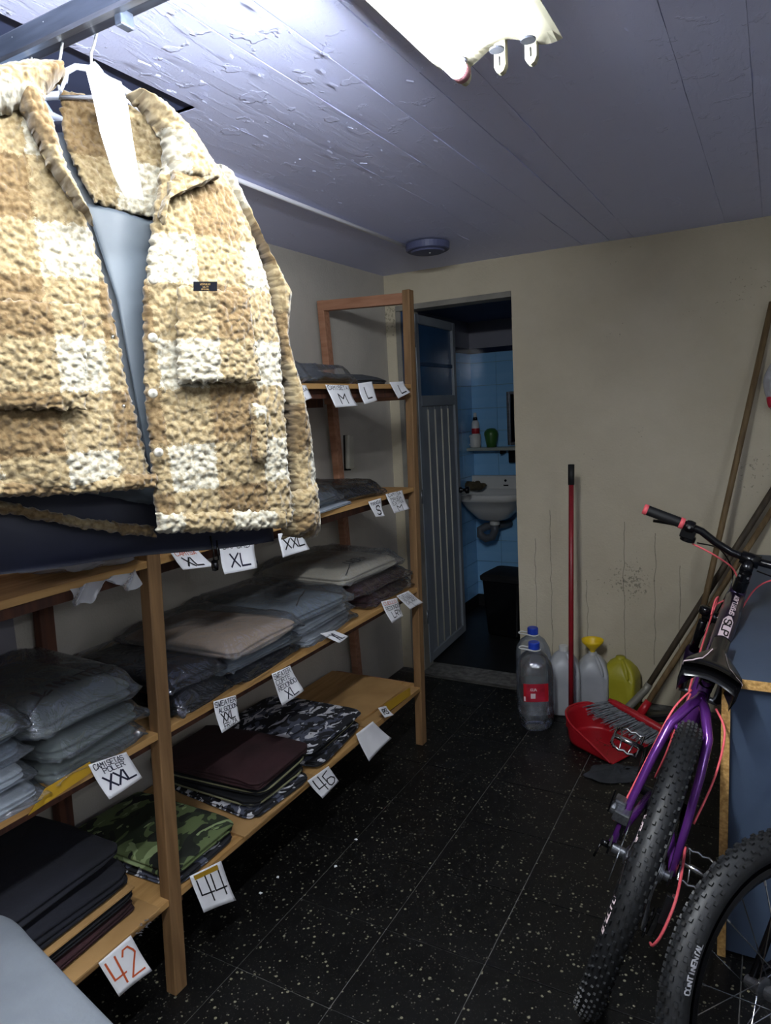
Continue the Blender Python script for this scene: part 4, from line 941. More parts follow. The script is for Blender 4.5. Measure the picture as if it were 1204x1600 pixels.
# --- top shelf
z = LEV[3]
garment('dark grey rolled garment at the far end of the top shelf', -1.58, 2.42, z+E0, .36, .34, .050, 'charcoal_cotton', .0, None, puff=.5)
garment('glossy bagged black garment in the middle of the top shelf', -1.55, 2.10, z+E0, .36, .30, .058, 'black_cotton', .1, 'bag', puff=.5)
garment('glossy bagged dark garment on the top shelf against the jacket sleeve', -1.53, 1.80, z+E0, .36, .26, .062, 'charcoal_cotton', -.1, 'bag', puff=.5)

# ------------------------------------------------------------------ price and size papers on the shelf edges
pr_ = random.Random(5)
def paper(label, c, lines, X=RXF+.006, curl=.012, name='size_label', yellow=None):
    """c: top-left, top-right, bottom-right, bottom-left corners; lines: (text, ink, x0, x1, ybase, height)"""
    P4 = [at(px, py, 0, X) for px, py in c]
    ctr = (P4[0]+P4[1])/2; ph = pr_.uniform(0, 6)
    W = ((P4[1]-P4[0]).length+(P4[2]-P4[3]).length)/2; H = ((P4[3]-P4[0]).length+(P4[2]-P4[1]).length)/2
    def S(u, v, off=0):
        a = P4[0]*(1-u)+P4[1]*u; b = P4[3]*(1-u)+P4[2]*u; p = a*(1-v)+b*v
        p = p.copy(); p.x += curl*v*v + .003*math.sin(u*3+v*4+ph)*v + off
        return p-ctr
    o = put(name, MB().grid(lambda u, v: S(u, v), 10, 10), M['paper'], smooth=True, loc=ctr); tag(o, label, 'label')
    sm = o.modifiers.new('thick', 'SOLIDIFY'); sm.thickness = .0004; sm.offset = -1
    o['group'] = 'paper size labels on the rack'
    by = {}; chars = []
    for tx, ink, x0, x1, yb, hh in lines:
        st, wd_ = strokes(tx, 1, .035, pr_); mb = by.setdefault(ink, MB())
        if hh >= .3:
            by.pop(ink, None) if not mb.v else None
            per = []; st_all = [strokes(c_, 1, .035, pr_)[0] for c_ in tx]
            for ci, stc in enumerate(st_all):
                m1 = MB(); sx1 = (x1-x0)*W/wd_; off = ci*5.0/6*.85
                for p in stc: ribbon(m1, [((x+off)*sx1, y*hh*H) for x, y in p], .0052, lambda x, y: S(x0+x/W, yb-y/H, .0012), 2)
                if m1.v: per.append((ink, m1))
            chars += per; continue
        sx = (x1-x0)*W/wd_; sy = hh*H; pw = .0052 if hh > .55 else (.0038 if hh > .25 else .0021)
        for p in st:
            ribbon(mb, [(x*sx, y*sy) for x, y in p], pw, lambda x, y: S(x0+x/W, yb-y/H, .0012), 2)
    for ink, mb in by.items():
        if mb.v: put('handwriting', mb, M[ink], o)
    for ink, mb in chars: put('marker_character', mb, M[ink], o)
    if yellow:
        put('tape', MB().grid(lambda u, v: S(yellow[0]+(yellow[2]-yellow[0])*u, yellow[1]+(yellow[3]-yellow[1])*v, .0008), 6, 2), M['tape'], o)
    return o
del_group = []
paper('paper label reading CAMISA M, leftmost on the top shelf edge', [(446, 600), (478, 602), (484, 622), (456, 632)], [('CAMISA', 'ink', .1, .95, .42, .22), ('M', 'black_ink', .35, .62, .88, .32)])
paper('paper label reading CAMISETA M on the top shelf edge', [(508, 601), (544, 602), (554, 634), (520, 637)], [('CAMISETA', 'ink', .05, .9, .22, .18), ('M', 'black_ink', .38, .68, .85, .45)])
paper('small paper label L, left one of the two L labels on the top shelf edge', [(559, 599), (581, 596), (586, 626), (564, 632)], [('L', 'black_ink', .35, .7, .78, .55)])
paper('small paper label L next to the far post on the top shelf edge', [(608, 597), (630, 596), (636, 613), (619, 623)], [('L', 'black_ink', .45, .8, .82, .55)])
paper('narrow paper label with a large S on the third shelf edge', [(575, 784), (595, 778), (597, 806), (583, 808)], [('MANGA', 'ink', .1, .9, .28, .18), ('S', 'black_ink', .4, .75, .88, .5)])
paper('paper label ending in M beside the far post on the third shelf edge', [(602, 772), (628, 766), (636, 795), (612, 802)], [('CAMISA', 'black_ink', .1, .85, .18, .16), ('MANGA', 'black_ink', .15, .8, .40, .16), ('EXTRA', 'black_ink', .15, .85, .62, .17), ('M', 'black_ink', .35, .65, .94, .26)])
paper('curled paper label with orange word above XL near the near post', [(265, 862), (308, 858), (328, 884), (282, 890)], [('CAMISA', 'orange_ink', .12, .85, .26, .2), ('XL', 'black_ink', .25, .75, .85, .45)])
paper('large paper label XL. with blue writing under the navy hem', [(342, 850), (397, 847), (396, 887), (346, 897)], [('OXFORD', 'ink', .08, .85, .18, .2), ('XL.', 'ink', .25, .95, .82, .45)])
paper('paper label reading XXL on the third shelf edge beneath the jacket cuff', [(434, 834), (471, 827), (479, 858), (437, 871)], [('XXL', 'black_ink', .18, .92, .72, .42)])
paper('paper label of three lines and XXL hanging from the middle shelf, near end', [(333, 1096), (368, 1086), (371, 1126), (340, 1144)], [('SWEATER', 'ink', .05, .95, .22, .17), ('ALGODON', 'ink', .15, .98, .42, .14), ('XXL', 'black_ink', .2, .8, .74, .28), ('FRIZA', 'black_ink', .2, .85, .94, .15)])
paper('paper label of three blue lines and XL hanging from the middle shelf', [(424, 1053), (453, 1040), (469, 1078), (437, 1102)], [('SWEATER', 'ink', .05, .9, .2, .16), ('CORTE', 'ink', .08, .8, .4, .15), ('REDONDO', 'ink', .1, .95, .6, .15), ('XL', 'ink', .3, .8, .92, .27)])
paper('crumpled paper label lying half over the middle shelf edge', [(500, 990), (522, 985), (541, 994), (524, 1004)], [('XL', 'ink', .3, .8, .85, .6)], X=RXF+.012)
paper('paper label L with a faint red line, left of the pair by the far post', [(595, 940), (620, 934), (627, 962), (607, 973)], [('CUELLO', 'orange_ink', .1, .85, .22, .16), ('REDONDO', 'black_ink', .12, .95, .48, .18), ('LRY', 'black_ink', .3, .95, .85, .28)])
paper('paper label L with blue lines beside the far post on the middle shelf', [(619, 931), (638, 923), (657, 941), (637, 952)], [('CUELLO', 'ink', .1, .8, .25, .18), ('REDONDO', 'ink', .15, .9, .48, .18), ('CALADO', 'ink', .15, .9, .70, .18), ('L', 'ink', .45, .65, .96, .22)])
paper('large paper label XXL under the grey-green bags left of the near post', [(138, 1195), (197, 1175), (218, 1214), (164, 1247)], [('CAMISETAS', 'ink', .08, .85, .2, .16), ('POLER', 'ink', .25, .8, .38, .15), ('XXL', 'ink', .15, .9, .8, .34)])
paper('small torn card with RS by the cardboard, far end of the bottom shelf', [(590, 1106), (603, 1103), (610, 1116), (598, 1121)], [('RS', 'black_ink', .25, .8, .75, .5)])
paper('blank curled paper hanging from the bottom shelf near the far post', [(556, 1147), (582, 1127), (605, 1152), (569, 1188)], [], curl=.02)
paper('paper label with a black 46 on the bottom shelf', [(480, 1220), (513, 1197), (526, 1220), (498, 1246)], [('46', 'black_ink', .15, .9, .85, .7)])
paper('paper label with a black 44 and yellow tape on the bottom shelf', [(296, 1369), (345, 1345), (364, 1405), (313, 1424)], [('44', 'black_ink', .15, .92, .80, .62)], yellow=(.1, .04, .85, .16))
paper('paper label with an orange 42 at the near end of the bottom shelf', [(152, 1502), (204, 1461), (232, 1514), (181, 1555)], [('42', 'orange_ink', .12, .88, .84, .66)])
for o in list(COL.objects):
    if o.get('group') == 'paper size labels on the rack': pass
# tapes on the edges
def edge_tape(label, pts, m='tape'):
    P4 = [at(px, py, 0, RXF+.0035) for px, py in pts]; c = sum(P4, Vector())/4
    o = put('tape_strip', MB().poly([p-c for p in P4], .0008, (1, 0, 0)), M[m], loc=c); tag(o, label, 'tape')
edge_tape('strip of yellow tape along the near end of the middle shelf edge', [(44, 1274), (148, 1203), (140, 1190), (70, 1232)])
edge_tape('piece of yellow tape on the far end of the bottom shelf edge', [(600, 1100), (640, 1074), (641, 1086), (606, 1112)])
cf = MB(); c0 = at(220, 1448, 0, RXF+.006)
for k in range(14):
    a = Vector((random.uniform(0, .008), random.uniform(-.022, .022), random.uniform(-.012, .012)))
    cf.add([a, a+Vector((.004, .008, -.004)), a+Vector((.006, .002, .006))], [(0, 1, 2)])
tag(put('clear_tape', cf, M['bagw'], loc=c0), 'crumpled clear tape stuck on the bottom shelf edge right of the 42 label', 'tape')

# ------------------------------------------------------------------ on the left wall
dv = thing('wall_handset', 'small pale grey intercom handset mounted on the left wall behind the rack', 'intercom', (XL, 2.965, 1.295))
rx = Matrix.Rotation(math.radians(-4), 3, 'X')
put('body', MB().box((.014, 0, 0), (.026, .052, .17), rx), mat('handset_plastic', '#a9a698', '#b5b2a4', rough=.5, scale=10), dv, bevel=.008)
put('backplate', MB().box((.003, -.006, -.004), (.005, .056, .175), rx), M['gblack'], dv)
pp = put('wall_poster', MB().bb(0, .002, -.2, .18, -.16, .12), mat('faded_poster', '#6c6a72', '#76747c', rough=.8, scale=6), loc=(XL+.0005, .965, .90)); tag(pp, 'faded grey paper poster on the wall at the left edge, partly hidden by bags', 'poster')
put('ink_blot', MB().poly([(.0022, .04, -.03), (.0022, .09, -.05), (.0022, .10, .0), (.0022, .08, .03), (.0022, .05, .02)], .0006, (1, 0, 0)), M['black_ink'], pp)

# ------------------------------------------------------------------ work table at the right
TX0, TX1, TY0, TY1, TZ = -.102, .75, 1.86, 3.36, .787
wt = thing('work_table', 'long particle-board table with blue-grey faces and raw chipboard edges behind the bicycle', 'table', ((TX0+TX1)/2, (TY0+TY1)/2, 0))
def tp(n_, mb, m, **k): o = put(n_, mb, m, wt, **k); o.location = (-(TX0+TX1)/2, -(TY0+TY1)/2, 0); return o
tp('table_top', MB().bb(TX0, TX1, TY0+.0005, TY1, TZ-.024, TZ), M['navyp'])
tp('raw_edge', MB().bb(TX0-.0004, TX1, TY0-.0012, TY0+.0005, TZ-.0242, TZ+.0003), M['osb'])
tp('raw_edge', MB().bb(TX0-.0014, TX0-.0001, TY0, TY1, TZ-.024, TZ+.0002), M['osb'])
tp('side_panel', MB().bb(TX0+.002, TX0+.022, TY0+.006, TY1-.01, 0, TZ-.0245), M['gblack'])
tp('raw_edge', MB().bb(TX0+.0018, TX0+.0222, TY0+.0045, TY0+.006, 0, TZ-.0245), M['osb'])
tp('side_panel', MB().bb(TX1-.03, TX1-.01, TY0+.006, TY1-.01, 0, TZ-.0245), M['inside'])
tp('raw_edge', MB().bb(TX1-.03, TX1-.01, TY0+.0045, TY0+.006, 0, TZ-.0245), M['osb'])
tp('front_panel', MB().bb(TX0+.0225, TX1-.031, TY0+.022, TY0+.038, 0.01, TZ-.0245), M['inside'])

# ------------------------------------------------------------------ the bicycle
BQ = (-.372, 1.655, .0254, .300)
bF = Vector((math.sin(BQ[2]), math.cos(BQ[2]), 0)); bR = Vector((math.cos(BQ[2]), -math.sin(BQ[2]), 0))
bU = math.cos(BQ[3])*Vector((0, 0, 1))+math.sin(BQ[3])*bR; bLt = -(math.cos(BQ[3])*bR - math.sin(BQ[3])*Vector((0, 0, 1)))
bk = thing('mountain_bicycle', 'purple and black mountain bicycle with pink cables leaning against the work table', 'bicycle')
bk.matrix_world = Matrix(((bF.x, bLt.x, bU.x, BQ[0]), (bF.y, bLt.y, bU.y, BQ[1]), (bF.z, bLt.z, bU.z, .010), (0, 0, 0, 1)))
ST = .0254   # the bars are turned a little
def steer(p, d=-ST*1.0):
    x, y, z = p; hx = .80; X = x-hx
    return Vector((hx+X*math.cos(d)-y*math.sin(d), X*math.sin(d)+y*math.cos(d), z))
R0 = .37
def wheel(parent, c, tf, wr=.031, spokes=24, R0=.37):
    """tyre, rim, hub, spokes; axle along local y"""
    def tyre_pt(a, w, r): return tf(Vector((c[0]+r*math.sin(a), c[1]+w, c[2]+r*math.cos(a))))
    mb = MB(); R = []
    for k in range(64):
        a = 2*PI*k/64; ring = []
        for j in range(16):
            b = 2*PI*j/16; ring.append(tyre_pt(a, wr*.92*math.sin(b), R0-.006-wr+wr*math.cos(b)))
        R.append(ring)
    mb.rings(R, closed_profile=True); ty = put('tyre', mb, M['tyre'], parent, smooth=True)
    if True:
        kb = MB(); n = 78
        for k in range(n):
            a = 2*PI*k/n
            for b, sw, sl, off in ((0.30, .0065, .0095, 0), (-.30, .0065, .0095, 0), (0, .006, .008, .5), (.78, .006, .010, .5), (-.78, .006, .010, .5), (1.12, .005, .009, 0), (-1.12, .005, .009, 0)):
                aa = a+off*2*PI/n; da = sl/2/R0; db = sw/2/wr; vs = []
                for hgt in (-.001, .0045):
                    rr = wr+hgt
                    for s1, s2 in ((-1, -1), (1, -1), (1, 1), (-1, 1)):
                        sc_ = .82 if hgt > 0 else 1; bb_ = b+s2*db*sc_
                        vs.append(tyre_pt(aa+s1*da*sc_, rr*.92*math.sin(bb_), R0-.006-wr+rr*math.cos(bb_)))
                kb.add(vs, [(4, 5, 6, 7), (0, 1, 5, 4), (1, 2, 6, 5), (2, 3, 7, 6), (3, 0, 4, 7)])
        o = put('tread_knob', kb, M['tyre'], ty); o['kind'] = 'stuff'
    rm = MB(); R = []
    for k in range(64):
        a = 2*PI*k/64; R.append([tyre_pt(a, w, R0+r) for w, r in ((-.014, -.064), (.014, -.064), (.014, -.076), (.006, -.088), (-.006, -.088), (-.014, -.076))])
    rm.rings(R, closed_profile=True); put('rim', rm, M['gblack'], parent)
    hb = MB(); pts = [(.0, -.07), (.012, -.07), (.012, -.04), (.024, -.035), (.024, -.03), (.014, -.025), (.014, .025), (.024, .03), (.024, .035), (.012, .04), (.012, .07), (0, .07)]
    R = [[tf(Vector((c[0]+r*math.cos(2*PI*k/18), c[1]+h_, c[2]+r*math.sin(2*PI*k/18)))) for k in range(18)] for r, h_ in pts]
    hb.rings(R); put('hub', hb, M['steel'], parent, smooth=False)
    for k in range(spokes):
        a = 2*PI*k/spokes; sd = 1 if k % 2 else -1; tw = .9 if (k//2) % 2 else -.9
        p0 = tf(Vector((c[0]+.022*math.sin(a+tw), c[1]+sd*.032, c[2]+.022*math.cos(a+tw)))); p1 = tyre_pt(a, sd*.004, R0-.086)
        sp = put('spoke', MB().tube([p0, p1], .0012, 5), M['chrome'], parent)
        put('nipple', MB().tube([p1, p1+(p0-p1).normalized()*.012], .0024, 6), M['chrome'], sp)
    return ty, tyre_pt
I = lambda v: Vector(v)
ty, tp_ = wheel(bk, (0, 0, R0), I)
wheel(bk, (1.10, 0, R0), lambda v: steer(v))
# sidewall lettering on the rear tyre
mt = MB()
def side(x, y, a0, r0, sgn=1):
    rr = r0+y; a = a0+sgn*x/r0; wdt = .0315*math.sin(math.acos(max(-1, min(1, (rr-(R0-.006-.031))/.031))))
    return tp_(a, wdt*.93+.0012, rr)
for tx, a0, hh, wp, ik in (('BILLY B', -1.42, .017, .0042, 'labelw'), ('SPEEDER', -.86, .012, .0026, 'labelw')):
    st, W_ = strokes(tx, hh)
    for p in st: ribbon(mt, p, wp, lambda x, y, a0=a0, hh=hh: side(x, hh/2-y, a0, R0-.029), 2)
put('lettering', mt, M['labelw'], ty)
# frame
fr = MB(); HTt, HTb, STt, BB = (.775, 0, .90), (.825, 0, .745), (.275, 0, .775), (.42, 0, .305)
fr.tube([HTb, HTt], .024, 16)
fr.tube([(.77, 0, .868), (.62, 0, .845), (.45, 0, .805), (.295, 0, .735)], [.028, .030, .026, .019], 16)
put('main_frame', fr, M['dpurple'], bk, smooth=True)
put('down_tube', MB().tube([(.815, 0, .785), (.62, 0, .55), BB], [.026, .030, .026], 16), M['purple'], bk, smooth=True)
put('seat_tube', MB().tube([BB, STt], .0165, 14), M['purple'], bk, smooth=True)
ss = MB()
ss.tube([(.292, 0, .730), (.262, 0, .728), (.24, 0, .722)], .013, 12)
for s in (1, -1):
    ss.tube([(.255, 0, .728), (.215, s*.020, .712), (.155, s*.046, .672), (.11, s*.056, .60), (.055, s*.066, .49), (.0, s*.072, .385)], [.013, .013, .012, .011, .010, .009], 12)
ss.tube([(.160, -.044, .672), (.150, 0, .662), (.160, .044, .672)], .008, 10)
put('seat_stays', ss, M['purple'], bk, smooth=True)
cs = MB()
for s in (1, -1): cs.tube([(.40, s*.03, .31), (.25, s*.046, .335), (.02, s*.074, .37)], [.012, .011, .009], 12)
put('chain_stays', cs, M['purple'], bk, smooth=True)
for s in (1, -1):
    do = MB().poly([(-.015, s*.074, .355), (.02, s*.074, .355), (.03, s*.074, .385), (.0, s*.074, .40), (-.018, s*.074, .38)], .005, (0, 1, 0))
    put('dropout', do, M['gblack'], bk)
# lettering on the top tube
def ttop(x, y):   # x along the tube from the head, y across, on its upper face
    pts = [(.77, .868, .028), (.62, .845, .030), (.45, .805, .026), (.295, .735, .019)]
    X = .77-x
    for (xa, za, ra), (xb, zb, rb_) in zip(pts[:-1], pts[1:]):
        if X >= xb or xb == .295:
            q = (xa-X)/(xa-xb); zc = za+(zb-za)*q; rr = ra+(rb_-ra)*q; break
    a = y/rr
    return Vector((X, math.sin(a)*(rr+.0012), zc+math.cos(a)*(rr+.0012)))
put('decal', MB().grid(lambda u, v: ttop(.19+.16*u, (-.014+.028*v)*(1 if u > .12 else (.3+u*6))), 16, 8), M['labelw'], bk)
mt = MB(); st, W_ = strokes('SLP', .019)
for p in st: ribbon(mt, p, .0032, lambda x, y: (lambda q: Vector((q.x, q.y, q.z+.0012)))(ttop(.212+x*2.2, .0095-y)), 3)
put('lettering', mt, M['gblack'], bk)
mt = MB(); st, W_ = strokes('SPORT LADY', .012)
for p in st: ribbon(mt, p, .0026, lambda x, y: ttop(.178-x*1.45*.11/W_/1.0*1.0 if False else .178-x*(.135/W_), -.008+y), 2)
put('lettering', mt, M['labelw'], bk)
# saddle
put('seat_post', MB().tube([STt, (.258, 0, .84)], .0135, 14), M['gblack'], bk, smooth=True)
put('seat_clamp', MB().tube([(.283, 0, .757), (.279, 0, .782)], .0195, 16), M['gblack'], bk, smooth=True)
def sad(u, v):
    X = .125+.255*u; hw = .074*(1-u)**1.5+.021 if u > .02 else .080
    hw = .068-.047*min(1, (u/.62))**1.0*(.5+.5*min(1, u/.62)); hw = max(hw, .020)
    t = (v-.5)*2; y = hw*math.copysign(min(1, abs(t)*1.25), t); zt = .868+.010*(1-u)**3-.004*math.sin(PI*u)
    z = zt-.016*(t*1.2)**2*(1-.4*u) - (max(0, abs(t)-.8)/.2)*(.035)
    if u < .1: z -= (1-u/.1)**2*.010
    return Vector((X, y, z))
sd_ = MB().grid(sad, 24, 20)
nb = len(sd_.v); us = [Vector(v)-Vector((0, 0, .034)) for v in sd_.v]; us = [Vector((v.x, v.y*.90, min(v.z, .836))) for v in us]
f0 = list(sd_.f); sd_.add(us, [tuple(reversed(f)) for f in f0])
for i in range(24): sd_.f.append((i, i+1, nb+i+1, nb+i)); a = 20*25+i; sd_.f.append((a+1, a, nb+a, nb+a+1))
for j in range(20): a, b = j*25, (j+1)*25; sd_.f.append((b, a, nb+a, nb+b)); a += 24; b += 24; sd_.f.append((a, b, nb+b, nb+a))
so = put('saddle', sd_, M['gblack'], bk, smooth=True)
mt = MB()
for s in (1, -1):
    pts = [(.005, .5+s*.42), (.03, .5+s*.30), (.10, .5+s*.20), (.35, .5+s*.19), (.55, .5+s*.22)]
    for (u0, v0), (u1, v1) in zip(pts[:-1], pts[1:]):
        vs = []
        for k in range(7):
            t = k/6; p = sad(u0+(u1-u0)*t, v0+(v1-v0)*t)+Vector((0, 0, .0015)); d = .0028
            vs += [p+Vector((-d, -d*.3, 0)), p+Vector((d, d*.3, 0))] if k >= 0 else []
        mt.add(vs, [(2*k, 2*k+1, 2*k+3, 2*k+2) for k in range(6)])
put('piping', mt, M['labelw'], so)
put('rails', MB().tube([(.13, .022, .838), (.16, .022, .828), (.27, .022, .828), (.33, .012, .838)], .0035, 8).tube([(.13, -.022, .838), (.16, -.022, .828), (.27, -.022, .828), (.33, -.012, .838)], .0035, 8), M['steel'], so, smooth=True)
# fork
fk = MB()
fk.tube([steer((.845, -.072, .755)), steer((.838, -.03, .765)), steer((.838, .03, .765)), steer((.845, .072, .755))], [.017, .02, .02, .017], 12)
put('fork_crown', fk, M['gblack'], bk, smooth=True)
for s in (1, -1):
    lg = put('fork_leg', MB().tube([steer((.915, s*.066, .60)), steer((1.09, s*.066, .385))], [.024, .017], 14), M['dpurple'], bk, smooth=True)
    put('stanchion', MB().tube([steer((.85, s*.066, .735)), steer((.915, s*.066, .60))], .014, 12), M['gblack'], lg, smooth=True)
    put('top_cap', MB().lathe([(0, 0), (.018, 0), (.021, .006), (.021, .022), (.015, .028), (0, .028)], 16, c=steer((.840, s*.070, .762))), M['gblack'], lg, smooth=True)
# headset, stem, bar
put('spacers', MB().tube([HTt, (.765, 0, .935)], .021, 16).tube([(.765, 0, .935), (.755, 0, .965)], .019, 16), M['gblack'], bk, smooth=False)
for s in (1, -1): put('stem_bolt', MB().lathe([(0, -.004), (.004, -.004), (.004, .004), (0, .004)], 8, c=(.745, s*.012, .952), axis='x'), M['chrome'], bk)
stm = MB().tube([steer((.758, 0, .968)), steer((.80, 0, .995))], [.019, .018], 14).tube([steer((.80, -.028, .998)), steer((.80, .028, .998))], .022, 14)
put('stem', stm, M['gblack'], bk, smooth=True)
bar = [steer(p) for p in ((.735, .335, 1.062), (.752, .22, 1.052), (.775, .16, 1.042), (.79, .11, 1.018), (.80, .06, 1.002), (.80, 0, .998), (.80, -.06, 1.002), (.79, -.11, 1.018), (.775, -.16, 1.034), (.752, -.22, 1.038), (.735, -.335, 1.042))]
put('handlebar', MB().tube(bar, .0125, 14), M['gblack'], bk, smooth=True)
for s in (1, -1):
    g0, g1 = steer((.734, s*.338, 1.042+.010*(1+s))), steer((.752, s*.225, 1.038+.007*(1+s))); dd = (g1-g0).normalized()
    gp = MB(); pts = []; rs = []
    for k in range(33): pts.append(g0+(g1-g0)*k/32); rs.append(.0165+(.0009 if k % 2 else 0))
    go = put('grip', gp.tube(pts, rs, 16), M['black'], bk, smooth=True)
    put('lock_ring', MB().tube([g0-dd*.008, g0+dd*.006], [.017, .0185], 16), M['pink'], go, smooth=True)
    put('lock_ring', MB().tube([g1-dd*.004, g1+dd*.010], .0185, 16), M['pink'], go, smooth=True)
    c = g1+dd*.03
    lv = put('shifter', MB().lathe([(0, -.016), (.018, -.014), (.020, 0), (.018, .014), (0, .016)], 16, c=c, axis='y').box(c+Vector((.028, 0, -.026)), (.05, .045, .035)).lathe([(0, -.012), (.024, -.010), (.024, .010), (0, .012)], 16, c=c+Vector((.03, -s*.004, -.046))), M['gblack'], bk, smooth=False, bevel=.003)
    put('brake_lever', MB().tube([c+Vector((.03, 0, -.012)), c+Vector((.050, s*.03, -.016)), c+Vector((.045, s*.08, -.022)), c+Vector((.030, s*.115, -.026))], [.008, .0065, .006, .005], 10), M['gblack'], lv, smooth=True)
    put('bolt', MB().lathe([(0, -.003), (.0045, -.003), (.0045, .003), (0, .003)], 10, c=c+Vector((-.019, 0, .0)), axis='x'), M['chrome'], lv)
def cable(pts, r=.0028, m='pink', n='cable'):
    P_ = [Vector(p) for p in pts]; out = []
    for i in range(len(P_)-1):
        p0 = P_[max(i-1, 0)]; p1 = P_[i]; p2 = P_[i+1]; p3 = P_[min(i+2, len(P_)-1)]
        for k in range(8):
            t = k/8; out.append(.5*((2*p1)+(p2-p0)*t+(2*p0-5*p1+4*p2-p3)*t*t+(3*p1-p0-3*p2+p3)*t**3))
    out.append(P_[-1]); put(n, MB().tube(out, r, 8), M[m], bk, smooth=True)
cable([steer((.79, .175, .99)), (.80, .10, .975), (.87, .03, .93), (.88, .0, .86), (.83, .045, .81), (.74, .048, .80)])
cable([(.74, .048, .80), (.77, .052, .84), (.80, .046, .845), (.79, .046, .80), (.70, .045, .79), (.50, .040, .745), (.33, .032, .70)])
cable([(.33, .026, .695), (.30, .030, .60), (.31, .030, .50), (.38, .034, .38)])
cable([(.26, .028, .735), (.18, .052, .700), (.12, .064, .61), (.06, .078, .48), (.03, .088, .42)])
cable([(.22, -.040, .73), (.17, -.075, .70), (.13, -.088, .60), (.07, -.080, .49)])
cable([(.10, -.085, .40), (.02, -.092, .385), (-.06, -.096, .36), (-.105, -.092, .30), (-.10, -.085, .255), (-.075, -.080, .235)], .0034)
cable([steer((.79, -.175, .99)), (.84, -.10, .96), (.88, -.05, .90), (.86, -.03, .82)], .0028)
cable([steer((.78, .16, 1.0)), (.88, .09, .98), (.93, .03, .90), (.90, .03, .80), (.93, .06, .60)], .0025, 'gblack', 'brake_hose')
cable([steer((.80, -.03, .97)), steer((.86, -.10, .955)), steer((.83, -.20, .975)), steer((.775, -.26, 1.0))], .0025, 'gblack', 'brake_hose')
# rear brake: rotor, calliper
rt_ = MB(); R = []
for k in range(48):
    a = 2*PI*k/48; q = .078+.003*math.sin(a*12); R.append([(q*math.cos(a), .052, R0+q*math.sin(a)), (.062*math.cos(a), .052, R0+.062*math.sin(a)), (.062*math.cos(a), .0502, R0+.062*math.sin(a)), (q*math.cos(a), .0502, R0+q*math.sin(a))])
rt_.rings([[Vector(p) for p in r] for r in R], closed_profile=True)
put('brake_disc', rt_, M['steel'], bk)
cal = put('brake_caliper', MB().box((.035, .075, .45), (.06, .04, .03)).box((.045, .088, .465), (.035, .03, .028)).lathe([(0, 0), (.016, 0), (.016, .014), (0, .014)], 16, c=(.03, .092, .455), axis='y'), M['steel'], bk, bevel=.004)
put('lever_arm', MB().box((.02, .108, .48), (.008, .004, .06)).box((.04, .108, .45), (.05, .004, .008)), M['gblack'], cal)
put('adaptor', MB().box((.03, .062, .415), (.05, .012, .05)), M['gblack'], cal, bevel=.003)
put('quick_release', MB().tube([(-.0, .078, R0), (-.0, .098, R0)], .009, 12).tube([(0, .096, R0), (-.01, .100, R0-.02), (-.015, .102, R0-.04)], .003, 8), M['gblack'], bk, smooth=True)
# drivetrain
ck = MB(); 
for rad, yy in ((.078, -.052), (.06, -.044)):
    R = []
    for k in range(64):
        a = 2*PI*k/64; q = rad+(.003 if k % 2 else -.002); R.append([Vector((.42+q*math.cos(a), yy, .305+q*math.sin(a))), Vector((.42+(rad-.018)*math.cos(a), yy, .305+(rad-.018)*math.sin(a))), Vector((.42+(rad-.018)*math.cos(a), yy-.003, .305+(rad-.018)*math.sin(a))), Vector((.42+q*math.cos(a), yy-.003, .305+q*math.sin(a)))])
    ck.rings(R, closed_profile=True)
for k in range(4):
    a = k*PI/2+.6; ck.box((.42+.035*math.cos(a), -.054, .305+.035*math.sin(a)), (.06, .006, .012), Matrix.Rotation(-a, 3, 'Y'))
put('chainring', ck, M['gblack'], bk)
cst = MB()
for k in range(7):
    rad = .022+.0045*k; cst.lathe([(.010, 0), (rad, 0), (rad, .002), (.010, .002)], 32, c=(0, -.030-.0035*(6-k)-.004, R0), axis='y')
put('cassette', cst, M['steel'], bk)
put('axle', MB().tube([(.42, -.075, .305), (.42, .075, .305)], .016, 16), M['gblack'], bk, smooth=True)
ch = MB().tube([(.41, -.054, .386), (.2, -.05, .388), (.0, -.046, .385), (-.034, -.046, .36), (-.03, -.046, .31), (.0, -.06, .235), (.02, -.06, .18), (.05, -.058, .175), (.25, -.056, .20), (.41, -.054, .226)], .0035, 6)
put('chain', ch, M['steel'], bk)
rd = put('rear_derailleur', MB().box((-.02, -.088, .30), (.03, .02, .07), Matrix.Rotation(.4, 3, 'Y')).box((.005, -.078, .23), (.02, .014, .10), Matrix.Rotation(-.3, 3, 'Y')).lathe([(0, 0), (.018, 0), (.018, .006), (0, .006)], 12, c=(.015, -.068, .185), axis='y').lathe([(0, 0), (.018, 0), (.018, .006), (0, .006)], 12, c=(.0, -.068, .25), axis='y'), M['gblack'], bk, bevel=.002)
put('barrel_adjuster', MB().tube([(-.02, -.090, .345), (-.035, -.092, .355)], .005, 8), M['chrome'], rd)
PA = math.radians(12)
